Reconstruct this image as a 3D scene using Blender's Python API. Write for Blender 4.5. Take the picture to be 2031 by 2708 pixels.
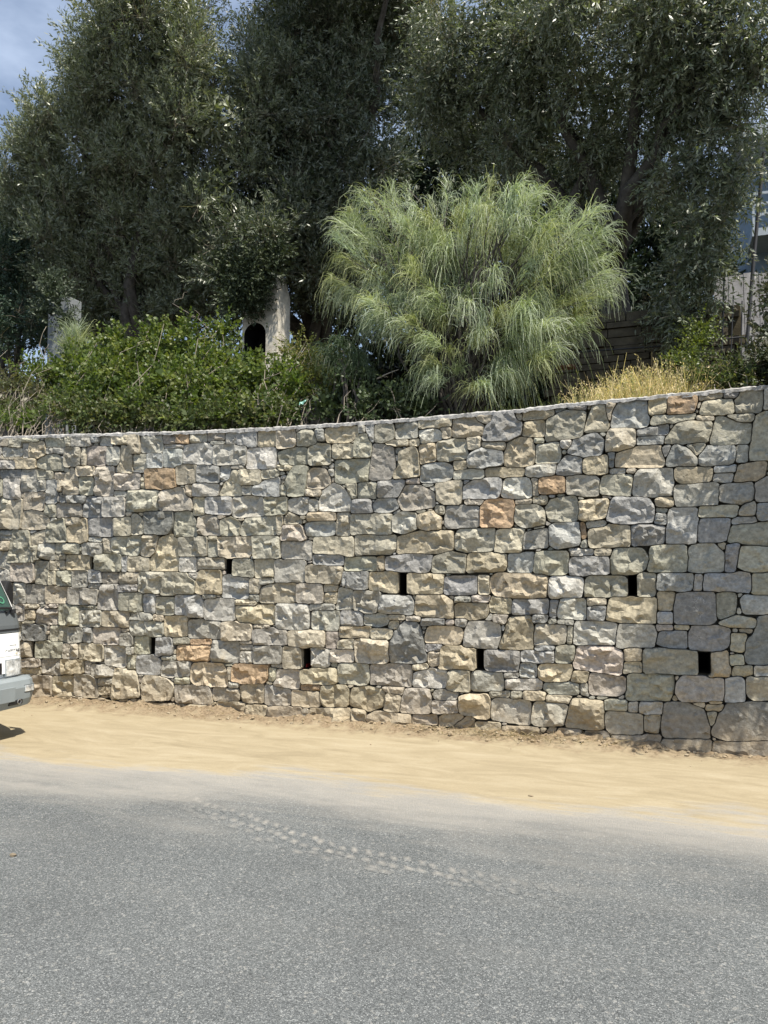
import bpy, math, random
import numpy as np
from mathutils import Vector, Matrix
from mathutils.geometry import delaunay_2d_cdt

for _o in list(bpy.data.objects):
    bpy.data.objects.remove(_o)
sc = bpy.context.scene
COL = sc.collection
R = math.radians
rng = np.random.default_rng(11)
random.seed(11)

# ---------------------------------------------------------------- camera
CAM = Vector((0.0, -7.15, 1.6))
YAW, PITCH, FPX = R(19.6), R(3.83), 2033.0
cam_d = bpy.data.cameras.new("camera")
cam = bpy.data.objects.new("camera", cam_d)
COL.objects.link(cam)
cam.location = CAM
cam.rotation_euler = (R(90) + PITCH, 0, YAW)
cam_d.sensor_fit = 'VERTICAL'
cam_d.sensor_height = 36.0
cam_d.lens = 36.0 * FPX / 2708.0
cam_d.clip_start = 0.05
cam_d.clip_end = 3000.0
sc.camera = cam

# ---------------------------------------------------------------- sky, sun, exposure
SUN_EL, SUN_AZ = R(62), R(-31)            # azimuth measured from +X towards +Y
sdir = Vector((math.cos(SUN_EL) * math.cos(SUN_AZ), math.cos(SUN_EL) * math.sin(SUN_AZ), math.sin(SUN_EL)))
world = bpy.data.worlds.new("World")
sc.world = world
world.use_nodes = True
wn, wl = world.node_tree.nodes, world.node_tree.links
wn.clear()
wo = wn.new("ShaderNodeOutputWorld")
wb = wn.new("ShaderNodeBackground")
sky = wn.new("ShaderNodeTexSky")
sky.sky_type = 'NISHITA'
sky.sun_disc = False
sky.sun_elevation = SUN_EL
sky.sun_rotation = R(90) - SUN_AZ
sky.air_density = 1.0
sky.dust_density = 1.0
sky.ozone_density = 1.0
wb.inputs[1].default_value = 0.085
# thin high cloud veil over the blue, the same all round
tc = wn.new("ShaderNodeTexCoord")
mp = wn.new("ShaderNodeMapping")
mp.inputs['Scale'].default_value = (1.0, 1.0, 2.6)
nz = wn.new("ShaderNodeTexNoise")
nz.inputs['Scale'].default_value = 2.2
nz.inputs['Detail'].default_value = 7
nz.inputs['Roughness'].default_value = 0.55
cr = wn.new("ShaderNodeValToRGB")
cr.color_ramp.elements[0].position = 0.47
cr.color_ramp.elements[0].color = (0.14, 0.14, 0.14, 1)
cr.color_ramp.elements[1].position = 0.72
cr.color_ramp.elements[1].color = (0.7, 0.7, 0.7, 1)
mx = wn.new("ShaderNodeMixRGB")
mx.inputs[2].default_value = (8.0, 9.2, 11.2, 1)
wl.new(tc.outputs['Generated'], mp.inputs[0])
wl.new(mp.outputs[0], nz.inputs['Vector'])
wl.new(nz.outputs['Fac'], cr.inputs[0])
wl.new(cr.outputs[0], mx.inputs[0])
wl.new(sky.outputs[0], mx.inputs[1])
wl.new(mx.outputs[0], wb.inputs[0])
wl.new(wb.outputs[0], wo.inputs[0])

sun_d = bpy.data.lights.new("sun", 'SUN')
sun_d.energy = 5.0
sun_d.angle = R(0.5)
sun_d.color = (1.0, 0.94, 0.83)
sun = bpy.data.objects.new("sun", sun_d)
COL.objects.link(sun)
sun.location = (8, -8, 20)
sun.rotation_euler = sdir.to_track_quat('Z', 'Y').to_euler()

sc.view_settings.view_transform = 'Standard'
sc.view_settings.look = 'None'
sc.view_settings.gamma = 1.0
sc.view_settings.exposure = 0.70
sc.view_settings.use_curve_mapping = False
sc.cycles.max_bounces = 6
sc.cycles.diffuse_bounces = 3
sc.cycles.glossy_bounces = 2
sc.cycles.transmission_bounces = 4
sc.cycles.transparent_max_bounces = 8
sc.cycles.use_denoising = True

# ---------------------------------------------------------------- helpers
_cy, _sy, _cp, _sp = math.cos(YAW), math.sin(YAW), math.cos(PITCH), math.sin(PITCH)
AX_R = np.array([_cy, _sy, 0.0])
AX_F = np.array([-_sy * _cp, _cy * _cp, _sp])
AX_U = np.cross(AX_R, AX_F)
CAMN = np.array(CAM)

def ray(px, py):
    """direction through a point of the photograph (2031 x 2708)"""
    return AX_F + AX_R * ((px - 1015.5) / FPX) - AX_U * ((py - 1354.0) / FPX)

def at_y(px, py, y):
    d = ray(px, py)
    return CAMN + d * ((y - CAMN[1]) / d[1])

def at_z(px, py, z):
    d = ray(px, py)
    return CAMN + d * ((z - CAMN[2]) / d[2])

def D(px, py, y):
    """same, for a 1659-wide view of it"""
    return at_y(px * 1.22423, py * 1.22423, y)

def tag(o, label=None, cat=None, group=None, kind=None):
    if label: o["label"] = label
    if cat: o["category"] = cat
    if group: o["group"] = group
    if kind: o["kind"] = kind
    return o

def empty(name, loc=(0, 0, 0), rz=0.0):
    o = bpy.data.objects.new(name, None)
    o.empty_display_size = 0.2
    COL.objects.link(o)
    o.location = loc
    o.rotation_euler = (0, 0, rz)
    return o

def link(name, me, parent=None, mat=None):
    o = bpy.data.objects.new(name, me)
    if mat is not None and not me.materials:
        me.materials.append(mat)
    COL.objects.link(o)
    if parent is not None:
        o.parent = parent
    return o

def np_mesh(name, verts, faces, cols=None, smooth=False):
    """verts Nx3 array, faces: MxK array (all the same K) or list of such arrays"""
    if isinstance(faces, np.ndarray):
        faces = [faces]
    me = bpy.data.meshes.new(name)
    verts = np.asarray(verts, dtype=np.float32)
    nl = sum(f.size for f in faces)
    nf = sum(f.shape[0] for f in faces)
    me.vertices.add(len(verts))
    me.vertices.foreach_set("co", verts.ravel())
    me.loops.add(nl)
    me.loops.foreach_set("vertex_index", np.concatenate([f.ravel() for f in faces]).astype(np.int32))
    me.polygons.add(nf)
    starts, k = [], 0
    for f in faces:
        starts.append(np.arange(f.shape[0]) * f.shape[1] + k)
        k += f.size
    me.polygons.foreach_set("loop_start", np.concatenate(starts).astype(np.int32))
    me.update(calc_edges=True)
    me.polygons.foreach_set("use_smooth", np.full(nf, bool(smooth)))
    if cols is not None:
        cols = np.asarray(cols, dtype=np.float32)
        a = me.color_attributes.new("col", 'FLOAT_COLOR', 'POINT')
        c4 = np.ones((len(verts), 4), dtype=np.float32)
        c4[:, :3] = cols
        a.data.foreach_set("color", c4.ravel())
    me.validate()
    return me

class MB:
    """collects simple solids into one mesh"""
    def __init__(self):
        self.v, self.f = [], []
    def add(self, v, f):
        k = len(self.v)
        self.v += [tuple(p) for p in v]
        self.f += [tuple(i + k for i in q) for q in f]
        return self
    def box(self, x0, y0, z0, x1, y1, z1, M=None):
        v = [Vector((x, y, z)) for z in (z0, z1) for y in (y0, y1) for x in (x0, x1)]
        if M is not None: v = [M @ p for p in v]
        return self.add(v, [(0, 2, 3, 1), (4, 5, 7, 6), (0, 1, 5, 4), (2, 6, 7, 3), (0, 4, 6, 2), (1, 3, 7, 5)])
    def tube(self, pts, rad, n=6, cap=True):
        pts = [Vector(p) for p in pts]
        if not hasattr(rad, '__len__'): rad = [rad] * len(pts)
        v, f = [], []
        for i, p in enumerate(pts):
            t = (pts[min(i + 1, len(pts) - 1)] - pts[max(i - 1, 0)]).normalized()
            a = t.orthogonal().normalized() if i == 0 else (u0 - t * u0.dot(t)).normalized()
            u0 = a
            b = t.cross(a)
            for k in range(n):
                an = 2 * math.pi * k / n
                v.append(p + (a * math.cos(an) + b * math.sin(an)) * rad[i])
        for i in range(len(pts) - 1):
            for k in range(n):
                f.append((i * n + k, i * n + (k + 1) % n, (i + 1) * n + (k + 1) % n, (i + 1) * n + k))
        if cap:
            f.append(tuple(range(n - 1, -1, -1)))
            f.append(tuple(range((len(pts) - 1) * n, len(pts) * n)))
        return self.add(v, f)
    def prism(self, poly, axis, a, b, M=None):
        """poly: 2D points, extruded along axis (0,1,2) from a to b"""
        def P(p, t):
            q = [0, 0, 0]; o = [i for i in range(3) if i != axis]
            q[o[0]], q[o[1]], q[axis] = p[0], p[1], t
            q = Vector(q)
            return M @ q if M is not None else q
        n = len(poly)
        v = [P(p, a) for p in poly] + [P(p, b) for p in poly]
        f = [tuple(range(n)), tuple(range(2 * n - 1, n - 1, -1))]
        f += [(i, i + n, (i + 1) % n + n, (i + 1) % n) for i in range(n)]
        return self.add(v, f)
    def mesh(self, name, smooth=False):
        me = bpy.data.meshes.new(name)
        me.from_pydata(self.v, [], self.f)
        import bmesh
        bm = bmesh.new(); bm.from_mesh(me)
        bmesh.ops.recalc_face_normals(bm, faces=bm.faces)
        bm.to_mesh(me); bm.free()
        if smooth:
            me.polygons.foreach_set("use_smooth", [True] * len(me.polygons))
        me.update()
        return me
    def build(self, name, mat, parent=None, bevel=0.0, smooth=False, seg=2):
        o = link(name, self.mesh(name, smooth), parent, mat)
        if bevel:
            m = o.modifiers.new("bevel", 'BEVEL')
            m.width = bevel; m.segments = seg; m.limit_method = 'ANGLE'; m.angle_limit = R(40)
        return o

class NT:
    """short hand for material nodes"""
    def __init__(self, name):
        self.m = bpy.data.materials.new(name)
        self.m.use_nodes = True
        self.t = self.m.node_tree
        self.t.nodes.clear()
        self.out = self.n("ShaderNodeOutputMaterial")
    def n(self, ty, **kw):
        nd = self.t.nodes.new(ty)
        for k, v in kw.items():
            setattr(nd, k, v)
        return nd
    def set(self, sock, v):
        if isinstance(v, bpy.types.NodeSocket):
            self.t.links.new(v, sock)
        elif isinstance(v, (tuple, list)):
            sock.default_value = tuple(v) + (1,) if (len(v) == 3 and sock.type == 'RGBA') else v
        else:
            sock.default_value = v
    def pos(self, scale=None):
        p = self.n("ShaderNodeNewGeometry").outputs['Position']
        return self.scaled(p, scale) if scale else p
    def scaled(self, vec, scale):
        m = self.n("ShaderNodeVectorMath", operation='MULTIPLY')
        self.set(m.inputs[0], vec); m.inputs[1].default_value = scale
        return m.outputs[0]
    def noise(self, vec, scale, detail=3, rough=0.55, out='Fac', dist=0.0):
        nd = self.n("ShaderNodeTexNoise")
        self.set(nd.inputs['Vector'], vec)
        nd.inputs['Scale'].default_value = scale
        nd.inputs['Detail'].default_value = detail
        nd.inputs['Roughness'].default_value = rough
        nd.inputs['Distortion'].default_value = dist
        return nd.outputs[out]
    def vor(self, vec, scale, feature='F1', out='Distance'):
        nd = self.n("ShaderNodeTexVoronoi", feature=feature)
        self.set(nd.inputs['Vector'], vec)
        nd.inputs['Scale'].default_value = scale
        return nd.outputs[out]
    def ramp(self, fac, stops, interp='LINEAR'):
        nd = self.n("ShaderNodeValToRGB")
        nd.color_ramp.interpolation = interp
        while len(nd.color_ramp.elements) < len(stops):
            nd.color_ramp.elements.new(0.5)
        for e, (p, c) in zip(nd.color_ramp.elements, stops):
            e.position = p
            e.color = (c, c, c, 1) if not hasattr(c, '__len__') else tuple(c) + (1,)
        self.set(nd.inputs[0], fac)
        return nd.outputs[0]
    def mix(self, fac, a, b, mode='MIX'):
        nd = self.n("ShaderNodeMixRGB", blend_type=mode)
        self.set(nd.inputs[0], fac); self.set(nd.inputs[1], a); self.set(nd.inputs[2], b)
        return nd.outputs[0]
    def math(self, op, a, b=0.0, clamp=False):
        nd = self.n("ShaderNodeMath", operation=op, use_clamp=clamp)
        self.set(nd.inputs[0], a); self.set(nd.inputs[1], b)
        return nd.outputs[0]
    def maprange(self, v, a, b, c=0.0, d=1.0, smooth=False):
        nd = self.n("ShaderNodeMapRange", clamp=True)
        if smooth: nd.interpolation_type = 'SMOOTHSTEP'
        self.set(nd.inputs[0], v)
        for i, q in enumerate((a, b, c, d)):
            nd.inputs[i + 1].default_value = q
        return nd.outputs[0]
    def sep(self, vec):
        nd = self.n("ShaderNodeSeparateXYZ"); self.set(nd.inputs[0], vec)
        return nd.outputs
    def attr(self, name='col'):
        return self.n("ShaderNodeAttribute", attribute_name=name).outputs['Color']
    def bump(self, h, strength=0.5, dist=0.01, normal=None):
        nd = self.n("ShaderNodeBump")
        nd.inputs['Strength'].default_value = strength
        nd.inputs['Distance'].default_value = dist
        self.set(nd.inputs['Height'], h)
        if normal is not None: self.set(nd.inputs['Normal'], normal)
        return nd.outputs[0]
    def bsdf(self, col, rough=0.8, normal=None, spec=0.3, metal=0.0, **kw):
        b = self.n("ShaderNodeBsdfPrincipled")
        self.set(b.inputs['Base Color'], col)
        self.set(b.inputs['Roughness'], rough)
        b.inputs['Specular IOR Level'].default_value = spec
        b.inputs['Metallic'].default_value = metal
        if normal is not None: self.set(b.inputs['Normal'], normal)
        for k, v in kw.items():
            self.set(b.inputs[k.replace('_', ' ')], v)
        return b.outputs[0]
    def done(self, shader):
        self.t.links.new(shader, self.out.inputs[0])
        return self.m

def plain(name, col, rough=0.6, spec=0.3, metal=0.0, var=0.08, scale=8.0, bump=0.0):
    t = NT(name)
    p = t.pos()
    nz = t.noise(p, scale, 4)
    f = t.maprange(nz, 0.3, 0.7, 1 - var, 1 + var)
    c = t.mix(1.0, tuple(col), f, 'MULTIPLY')
    nrm = t.bump(t.noise(p, scale * 12, 3), bump, 0.005) if bump else None
    return t.done(t.bsdf(c, rough, nrm, spec, metal))
# ---------------------------------------------------------------- the stones of the wall, read off the photograph
# tile: x offset, y offset, scale; each entry is "colour x0 y0 x1 y1" or "colour x,y x,y x,y ..."
TILES = {
(0, 1100, .2411): """
t 0 240 100 320;o 95 245 235 345;o 245 235 425 285;o 485 220 710 345;o 715 225 780 335;g 785 220 995 335;b 1000 210 1090 280;g 1090 215 1215 320
t 1225 215 1400 300;t 1415 205 1530 420;g 1535 190 1775 400;g 30 350 245 435;g 245 300 300 460;y 315 285 490 460;g 500 345 570 410;g 575 340 720 405
o 710 345 885 550;t 890 345 945 550;p 950 335 1165 540;g 1170 350 1305 535;t 1335,330 1440,350 1450,520 1440,625 1290,610 1290,550 1325,500
o 1450 415 1610 575;b 1615 410 1785 570;l 0 500 170 575;y 165 460 385 575;o 440,430 610,410 690,500 685,590 500,590 380,540;t 845 550 1030 650
d 0 590 220 680;g 230,590 385,590 415,750 410,830 225,825;o 400 595 560 700;t 590 630 700 690;g 40 680 215 910;t 700,670 790,560 850,680 870,860 690,865
p 1045,560 1240,545 1235,870 1030,875;o 865 680 1020 865;p 1250 640 1535 805;b 500 700 620 960;t 625 700 670 820;g 430 700 505 820;r 1600 580 1925 795
t 1545 680 1590 790;t 260 840 490 1030;d 670 870 935 950;t 100,930 240,920 235,1040 215,1240 0,1225 30,1040;o 0 900 95 1040
t 255,1050 340,1020 520,1090 520,1230 225,1240;p 610 960 880 1105;o 480 970 605 1100;b 910,980 960,880 1110,885 1115,1115 910,1110;l 1130 890 1365 1105
o 1385 815 1735 1040;g 1255 835 1390 885;o 510,1210 690,1115 740,1380 510,1385;t 720 1110 855 1190;y 745,1230 930,1115 960,1220 955,1390 745,1390
b 965 1120 1235 1325;t 1245 1120 1440 1310;o 1455,1090 1500,1080 1580,1160 1575,1300 1440,1300;d 1585,1060 1660,1050 1895,1045 1890,1180 1840,1290 1585,1300
o 140,1255 300,1260 330,1450 330,1605 80,1600;g 0 1265 130 1360;t 0 1380 100 1470;t 330,1310 490,1250 510,1380 330,1410;g 415,1410 590,1395 590,1590 410,1540
o 605 1395 855 1515;g 905 1385 1115 1530;t 1115 1330 1205 1505;o 1215,1340 1550,1310 1540,1430 1500,1535 1300,1510 1215,1460;t 1550 1310 1720 1540
t 590 1510 705 1575;g 970 1320 1105 1385""",
(0, 1480, .2411): """
y 710 -50 980 105;o 1025 -65 1325 130;b 1330 -35 1385 130;t 1390 -30 1620 125;o 385,20 530,30 520,110 520,275 385,270;t 535 10 700 115;p 130 45 360 240
o 605 125 780 285;t 525 125 600 280;g 785 125 965 305;b 975 110 1105 260;p 1110 145 1285 255;t 1290 145 1515 265;b 1300 270 1505 355;o 1525 135 1775 360
g 955 255 1090 325;g 140 245 265 480;g 275 280 475 480;t 490 295 740 480;g 755 310 1075 495;g 1085,290 1290,265 1295,555 1065,545
o 1310,365 1555,360 1555,570 1300,560;b 1565 385 1690 585;g 175 485 265 660;t 270 485 405 545;y 270 550 380 650;p 385 535 635 700;p 500 490 635 530
o 640 490 870 715;o 865 495 1045 550;g 880 555 1105 740;t 1115 565 1410 735;l 1425,650 1520,575 1640,580 1665,670;g 1430 675 1780 840;d 255 720 490 885
o 540 735 740 905;g 750 750 915 905;b 915 745 1015 905;p 1015 745 1310 930;g 1310 815 1450 945;o 1465,840 1620,830 1650,950 1630,1040 1450,1030
t 215 895 335 1075;o 375 900 685 1075;p 690 930 865 1085;t 865 915 1120 1105;g 1150 945 1375 1175;g 1385 960 1450 1040;p 215 1090 435 1180;g 445 1095 665 1270
y 665 1095 915 1245;g 920 1110 985 1255;g 990 1160 1250 1295;o 1385 1050 1485 1210;b 1500,1060 1660,1040 1765,1110 1745,1255 1500,1240;t 200 1185 440 1265
p 345 1270 560 1505;t 565 1285 800 1500;g 815,1260 1025,1265 1070,1505 815,1505;g 1070 1300 1230 1385;t 1080 1395 1220 1470
t 1240,1300 1270,1190 1490,1230 1530,1500 1230,1520;t 1560,1370 1590,1280 1800,1290 1905,1400 1860,1530 1570,1540;t 400 1510 535 1600;t 545 1510 790 1620
g 800 1495 900 1560;t 920 1560 1220 1650;t 300 1510 390 1590""",
(400, 1100, .2411): """
p 120 190 255 300;r 265 180 410 295;o 420 180 605 290;p 610 165 800 270;g 805 155 930 300;b 935 150 1150 330;y 1160 145 1365 330
t 1370,160 1560,130 1585,250 1560,345 1370,345;o 1600,200 1650,160 1760,160 1815,240 1800,325 1605,335;g 140 310 355 350;b 130 360 335 560
l 355,330 590,280 670,340 665,520 345,520;g 680 315 1040 540;g 655 270 795 310;l 1050,370 1350,335 1360,430 1340,585 1045,580
o 1385,410 1530,350 1659,340 1710,350 1705,520 1420,540;t 265 535 490 740;b 500 550 750 730;b 750 550 865 705;t 880,580 940,590 990,850 985,875 740,870 850,660
t 965 590 1200 755;p 875 535 1010 575;o 1215 590 1395 680;t 1395 545 1540 585;b 1115,780 1400,665 1410,885 1115,880
o 1470,740 1560,560 1659,540 1720,575 1680,880 1490,870;g 1000 765 1105 870;o 1420 765 1490 870;g 450 740 730 885;p 95,840 260,790 350,800 440,960 440,1030 90,1040
t 375 760 435 880;t 455 885 580 1080;b 585 885 875 1070;g 885,900 1090,870 1225,885 1240,1090 890,1105;o 1240 895 1485 1085
l 1500,930 1659,890 1720,900 1720,1060 1640,1075 1495,1030;o 250,1060 410,1045 490,1200 490,1320 240,1315;p 500,1120 600,1080 710,1110 750,1310 500,1290
o 765,1150 880,1110 965,1170 960,1315 765,1310;o 975,1240 1040,1130 1370,1100 1370,1305 970,1300;t 1380 1090 1445 1310;t 1450,1110 1500,1050 1630,1130 1640,1180 1450,1190
p 1425,1200 1630,1190 1690,1340 1659,1370 1425,1360;y -10,1530 80,1350 210,1300 290,1390 295,1690 -10,1695;o 300 1330 605 1540;o 610 1375 720 1550;t 620 1320 710 1365
t 725,1340 1095,1325 1110,1480 1060,1560 735,1550;o 1105,1315 1400,1315 1410,1560 1130,1560;g 1425 1380 1745 1575;l 300 1550 490 1710;o 500 1550 800 1675
o 900,1560 1050,1550 1115,1610 1115,1760 875,1755;t 1130 1570 1345 1780;g 1350 1580 1680 1825""",
(400, 1480, .2411): """
o 160,150 400,140 480,260 470,380 110,375;g 395 140 495 205;y 540,120 750,110 765,370 490,375 500,230;b 780,190 830,170 1060,210 1055,430 775,410
t 1070 215 1180 370;g 1070 380 1170 450;g 1185 205 1340 260;t 1190,330 1290,270 1580,250 1575,475 1185,460;p 1590 260 1880 480;o 45 420 250 610
b 260,420 280,390 520,385 570,480 560,630 265,610;l 575 430 900 670;g 570 385 700 430;t 915 440 1140 495;y 915,510 1335,505 1340,690 1300,710 960,690 910,600
t 35 600 125 685;y 130 615 380 845;g 395 670 755 870;t 765,690 850,680 1100,710 1085,890 765,880;t 1115 710 1275 755;g 1120,770 1330,760 1480,770 1485,935 1115,940
g 1370 480 1715 765;t 1505 780 1905 960;b 60,860 200,850 225,960 210,1055 40,1050 30,930;o 240 860 415 930;r 415 870 650 930;r 275 940 630 1110
g 650,890 960,900 945,1130 640,1120;g 970 930 1115 995;t 970 895 1110 920;g 980 1005 1120 1130;g 1120 945 1430 1140;t 1450,950 1620,950 1645,1060 1640,1200 1440,1190
g 110 1060 250 1105;g 100 1120 420 1285;y 430,1200 470,1140 780,1140 835,1300 830,1390 480,1380 420,1300;r 880,1240 910,1150 1280,1150 1275,1290 1220,1355 880,1340
t 840 1190 870 1320;o 1285 1185 1365 1325;g 1305 1150 1435 1190;p 1370,1210 1620,1205 1620,1420 1340,1390;o 255 1295 410 1365;g 260,1380 620,1390 660,1560 650,1585 270,1560
p 670 1415 950 1540;t 960,1390 1225,1370 1215,1570 1000,1560;b 1235,1380 1520,1430 1530,1600 1240,1590;g 845 1350 950 1410;t 1535 1440 1840 1610;y 1640 1205 2020 1365
r 1635 1370 1845 1450;t 720,1570 1010,1580 1020,1660 990,1700 740,1690;t 1030 1610 1260 1700;p 1270 1620 1640 1730;t 0 1590 250 1690;t 260 1600 610 1690""",
(800, 1080, .2411): """
b 150 235 230 345;y 250,230 400,205 600,200 605,290 510,360 280,370 240,300;o 60,440 110,390 290,400 300,600 80,615 60,560;t 335 400 550 540
o 600,310 700,270 760,420 750,530 570,535 570,420;b 690,200 790,190 780,375 740,340;g 610 195 685 265;o 795,190 1000,175 1005,340 880,380 795,370;o 1010 155 1105 215
g 1015,250 1130,170 1265,150 1250,330 1020,330;t 1275,135 1635,105 1635,195 1275,215;l 1280,240 1440,220 1520,260 1520,340 1290,390;t 1520,210 1630,200 1630,315 1540,330
t 905,385 980,350 1155,345 1155,400 940,410;t 1170 335 1280 400;o 360,580 740,550 720,800 360,815;g 780,385 980,410 1010,640 960,780 720,780 740,650
t 1060,490 1220,420 1265,500 1275,740 1010,775 1005,700 1070,640;y 1285,390 1445,385 1450,570 1285,605;o 1470,370 1640,335 1800,345 1805,540 1490,580
b 1290,650 1350,610 1540,590 1645,640 1640,740 1560,800 1290,800;t 40,860 60,690 120,660 240,670 290,760 290,830 220,885 40,880;t 25 885 200 950
l 190,1020 220,900 350,820 460,900 535,1020 525,1120 180,1130;o 480,830 600,825 600,940 550,1000;o 605 815 805 980;b 830,800 1110,780 1110,870 1050,970 810,970
d 780,1050 830,990 1010,985 1045,1080 930,1145 775,1130;b 545,1010 730,995 770,1140 545,1160;p 1050,970 1110,850 1280,850 1430,930 1440,1070 1100,1120 1040,1020
t 1470,820 1740,800 1740,960 1720,1060 1570,1060 1480,1000;p 1130 775 1270 815;t 1460 1070 1555 1150;l 75 1010 165 1130;y 50 1140 360 1225
b 30,1270 160,1240 340,1240 340,1370 250,1400 30,1390;o 370 1140 505 1400;o 525 1160 975 1380;l 990,1190 1100,1140 1240,1160 1250,1310 1120,1370 990,1340
y 1260,1180 1430,1130 1510,1200 1500,1320 1350,1340 1255,1290;g 1570 1065 1930 1305;t 125,1420 540,1410 560,1490 550,1620 120,1580;o 580,1390 1015,1395 1020,1540 960,1590 570,1600
y 1040,1420 1300,1350 1640,1350 1645,1540 1500,1580 1040,1580;b 115 1610 440 1725;o 455 1640 805 1780;y 825,1640 890,1630 890,1780 815,1780
b 920,1640 1200,1600 1420,1620 1410,1740 1360,1795 910,1780;o 1430,1640 1600,1580 1790,1610 1785,1790 1430,1800""",
(800, 1480, .2411): """
t 30,90 110,55 430,70 430,180 380,275 40,250;b 445 130 490 290;b 490,140 715,125 700,330 470,310;y 725,135 1030,130 1040,340 1020,360 725,330
y 1150,160 1540,160 1550,200 1530,380 1145,360;b 1560 195 1915 375;t 230 275 380 350;y 230,400 260,365 370,365 370,480 230,470;g 380,320 540,310 550,550 370,545
g 560,345 850,350 800,590 555,570;b 870,400 1180,405 1220,500 1200,610 840,570;y 1260,390 1540,390 1640,460 1645,635 1235,615;g 80 490 340 550;b 415 560 650 725
g 670,610 850,595 940,630 930,700 830,735 665,700;g 105,565 395,565 385,790 105,770;t 945,690 1040,670 1045,780 945,750;t 950 610 1130 650;p 1140 620 1290 670
y 405,740 740,745 735,850 395,845;t 750 770 985 860;d 960,930 1000,790 1130,680 1250,680 1300,830 1350,1110 1200,1140 960,1120
y 1350,820 1380,735 1720,740 1755,830 1700,935 1345,900;d 1305 660 1560 715;p 1565 670 1640 715;p 245 790 385 975;t 360,900 560,880 555,970 370,980
t 570,890 650,870 930,890 945,1110 900,1140 600,1130;g 70,970 300,980 280,1160 240,1185 60,1160;p 290 990 555 1115;b 1345 935 1520 1005
y 1510,960 1659,950 1890,975 1895,1100 1880,1210 1500,1190;t 1380 1010 1500 1160;o 390,1160 440,1140 720,1150 730,1330 680,1370 400,1350;p 740,1160 1180,1145 1195,1290 1190,1395 740,1360
l 1210,1260 1380,1200 1575,1230 1565,1400 1205,1395;t 1205 1155 1370 1200;y 200,1390 460,1380 495,1420 490,1600 230,1600 200,1500
y 540,1420 700,1400 890,1440 890,1600 720,1660 510,1590;t 930,1460 1070,1490 1050,1680 900,1650;t 880,1410 1120,1400 1090,1480 930,1460
p 1120,1420 1380,1420 1410,1580 1400,1690 1080,1680;t 1595,1240 1659,1210 1830,1225 1830,1440 1590,1430;g 1450,1450 1550,1430 1700,1470 1680,1530 1460,1530
g 1430,1560 1700,1550 1700,1670 1430,1680;t 710,1720 800,1670 1190,1700 1190,1790 900,1800 700,1760;p 1200,1710 1460,1700 1480,1800 1200,1790
t 1500,1740 1560,1700 1780,1710 1780,1830 1500,1820;t 80 1640 520 1830;t 530 1650 680 1790""",
(1200, 1040, .2411): """
t -20,260 150,245 230,260 320,340 305,455 -20,485;t 240 225 420 320;b 410,290 450,230 640,220 750,330 730,440 600,520 320,530 340,420
y 750,290 760,200 1090,170 1110,250 1010,270 830,285;y 760,330 830,295 980,300 1000,350 985,480 760,460;t 680 225 745 300
o 1010,330 1040,260 1220,180 1440,200 1420,330 1390,480 1010,520;d 1250,130 1445,120 1440,170 1250,170;d 1110,170 1240,140 1240,170 1110,210
t 1440,415 1470,310 1540,110 1640,100 1660,200 1705,300 1690,400;t 150,490 285,480 285,600 155,610;t 315 530 555 610
b 150,700 250,630 320,590 530,650 530,770 310,820 150,810;y 560,650 600,530 720,490 860,490 885,620 870,780 780,810 555,790;o 870 490 980 540
o 900,570 1140,530 1165,620 1150,760 900,770;b 1270,580 1320,510 1560,440 1640,520 1610,680 1440,700 1260,650;l 1175 520 1290 595;y 0 740 130 840
b 1140,790 1240,690 1405,710 1400,870 1190,900 1120,880;y 1420,740 1480,690 1690,690 1690,880 1470,890 1420,850;y 350 820 770 910
g 790,800 1120,775 1100,890 930,920 780,900;g 0 840 320 930;b 110,1030 240,950 500,920 515,1030 470,1150 100,1155
l 540,1000 570,940 800,920 860,1010 850,1140 640,1155 530,1130;t 860 930 930 1130;r 930,930 1200,910 1215,1080 920,1095
o 1240,920 1540,900 1600,960 1580,1110 1430,1120 1230,1090;o 1595,1000 1659,890 1960,890 1930,1120 1600,1090;p 130 1167 320 1222
r 300,1220 380,1170 660,1165 655,1330 630,1460 290,1460;t 665,1170 860,1160 860,1200 670,1205;t 870 1130 1010 1210
o 670,1270 700,1230 900,1210 980,1280 990,1430 750,1475 660,1380;o 1010,1250 1070,1170 1330,1130 1360,1240 1355,1400 1050,1400
y 1375,1190 1690,1165 1680,1350 1440,1400 1370,1380;o 15,1560 60,1490 440,1480 450,1600 430,1720 130,1740 10,1700;t 450,1600 470,1510 770,1480 750,1640 730,1740 440,1740
g 770,1540 1030,1490 1025,1680 770,1700;b 1050,1470 1120,1430 1370,1410 1400,1650 1130,1700 1050,1650;r 1385,1420 1430,1420 1440,1600 1400,1640
t 1490,1500 1700,1450 1920,1450 1930,1670 1480,1700 1470,1640;l 1460 1410 1659 1465;g 1395 1600 1465 1700;y 140,1790 170,1755 570,1760 580,1880 540,1950 130,1955
b 600,1770 870,1750 880,1880 850,1965 600,1960;o 900,1750 1250,1740 1255,1850 1240,1985 880,1980 870,1900;b 1270,1840 1320,1795 1700,1790 1700,1980 1270,2000
l 1270,1710 1530,1710 1530,1770 1280,1780;t 1540,1720 1640,1700 1720,1720 1710,1780 1550,1780""",
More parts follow.
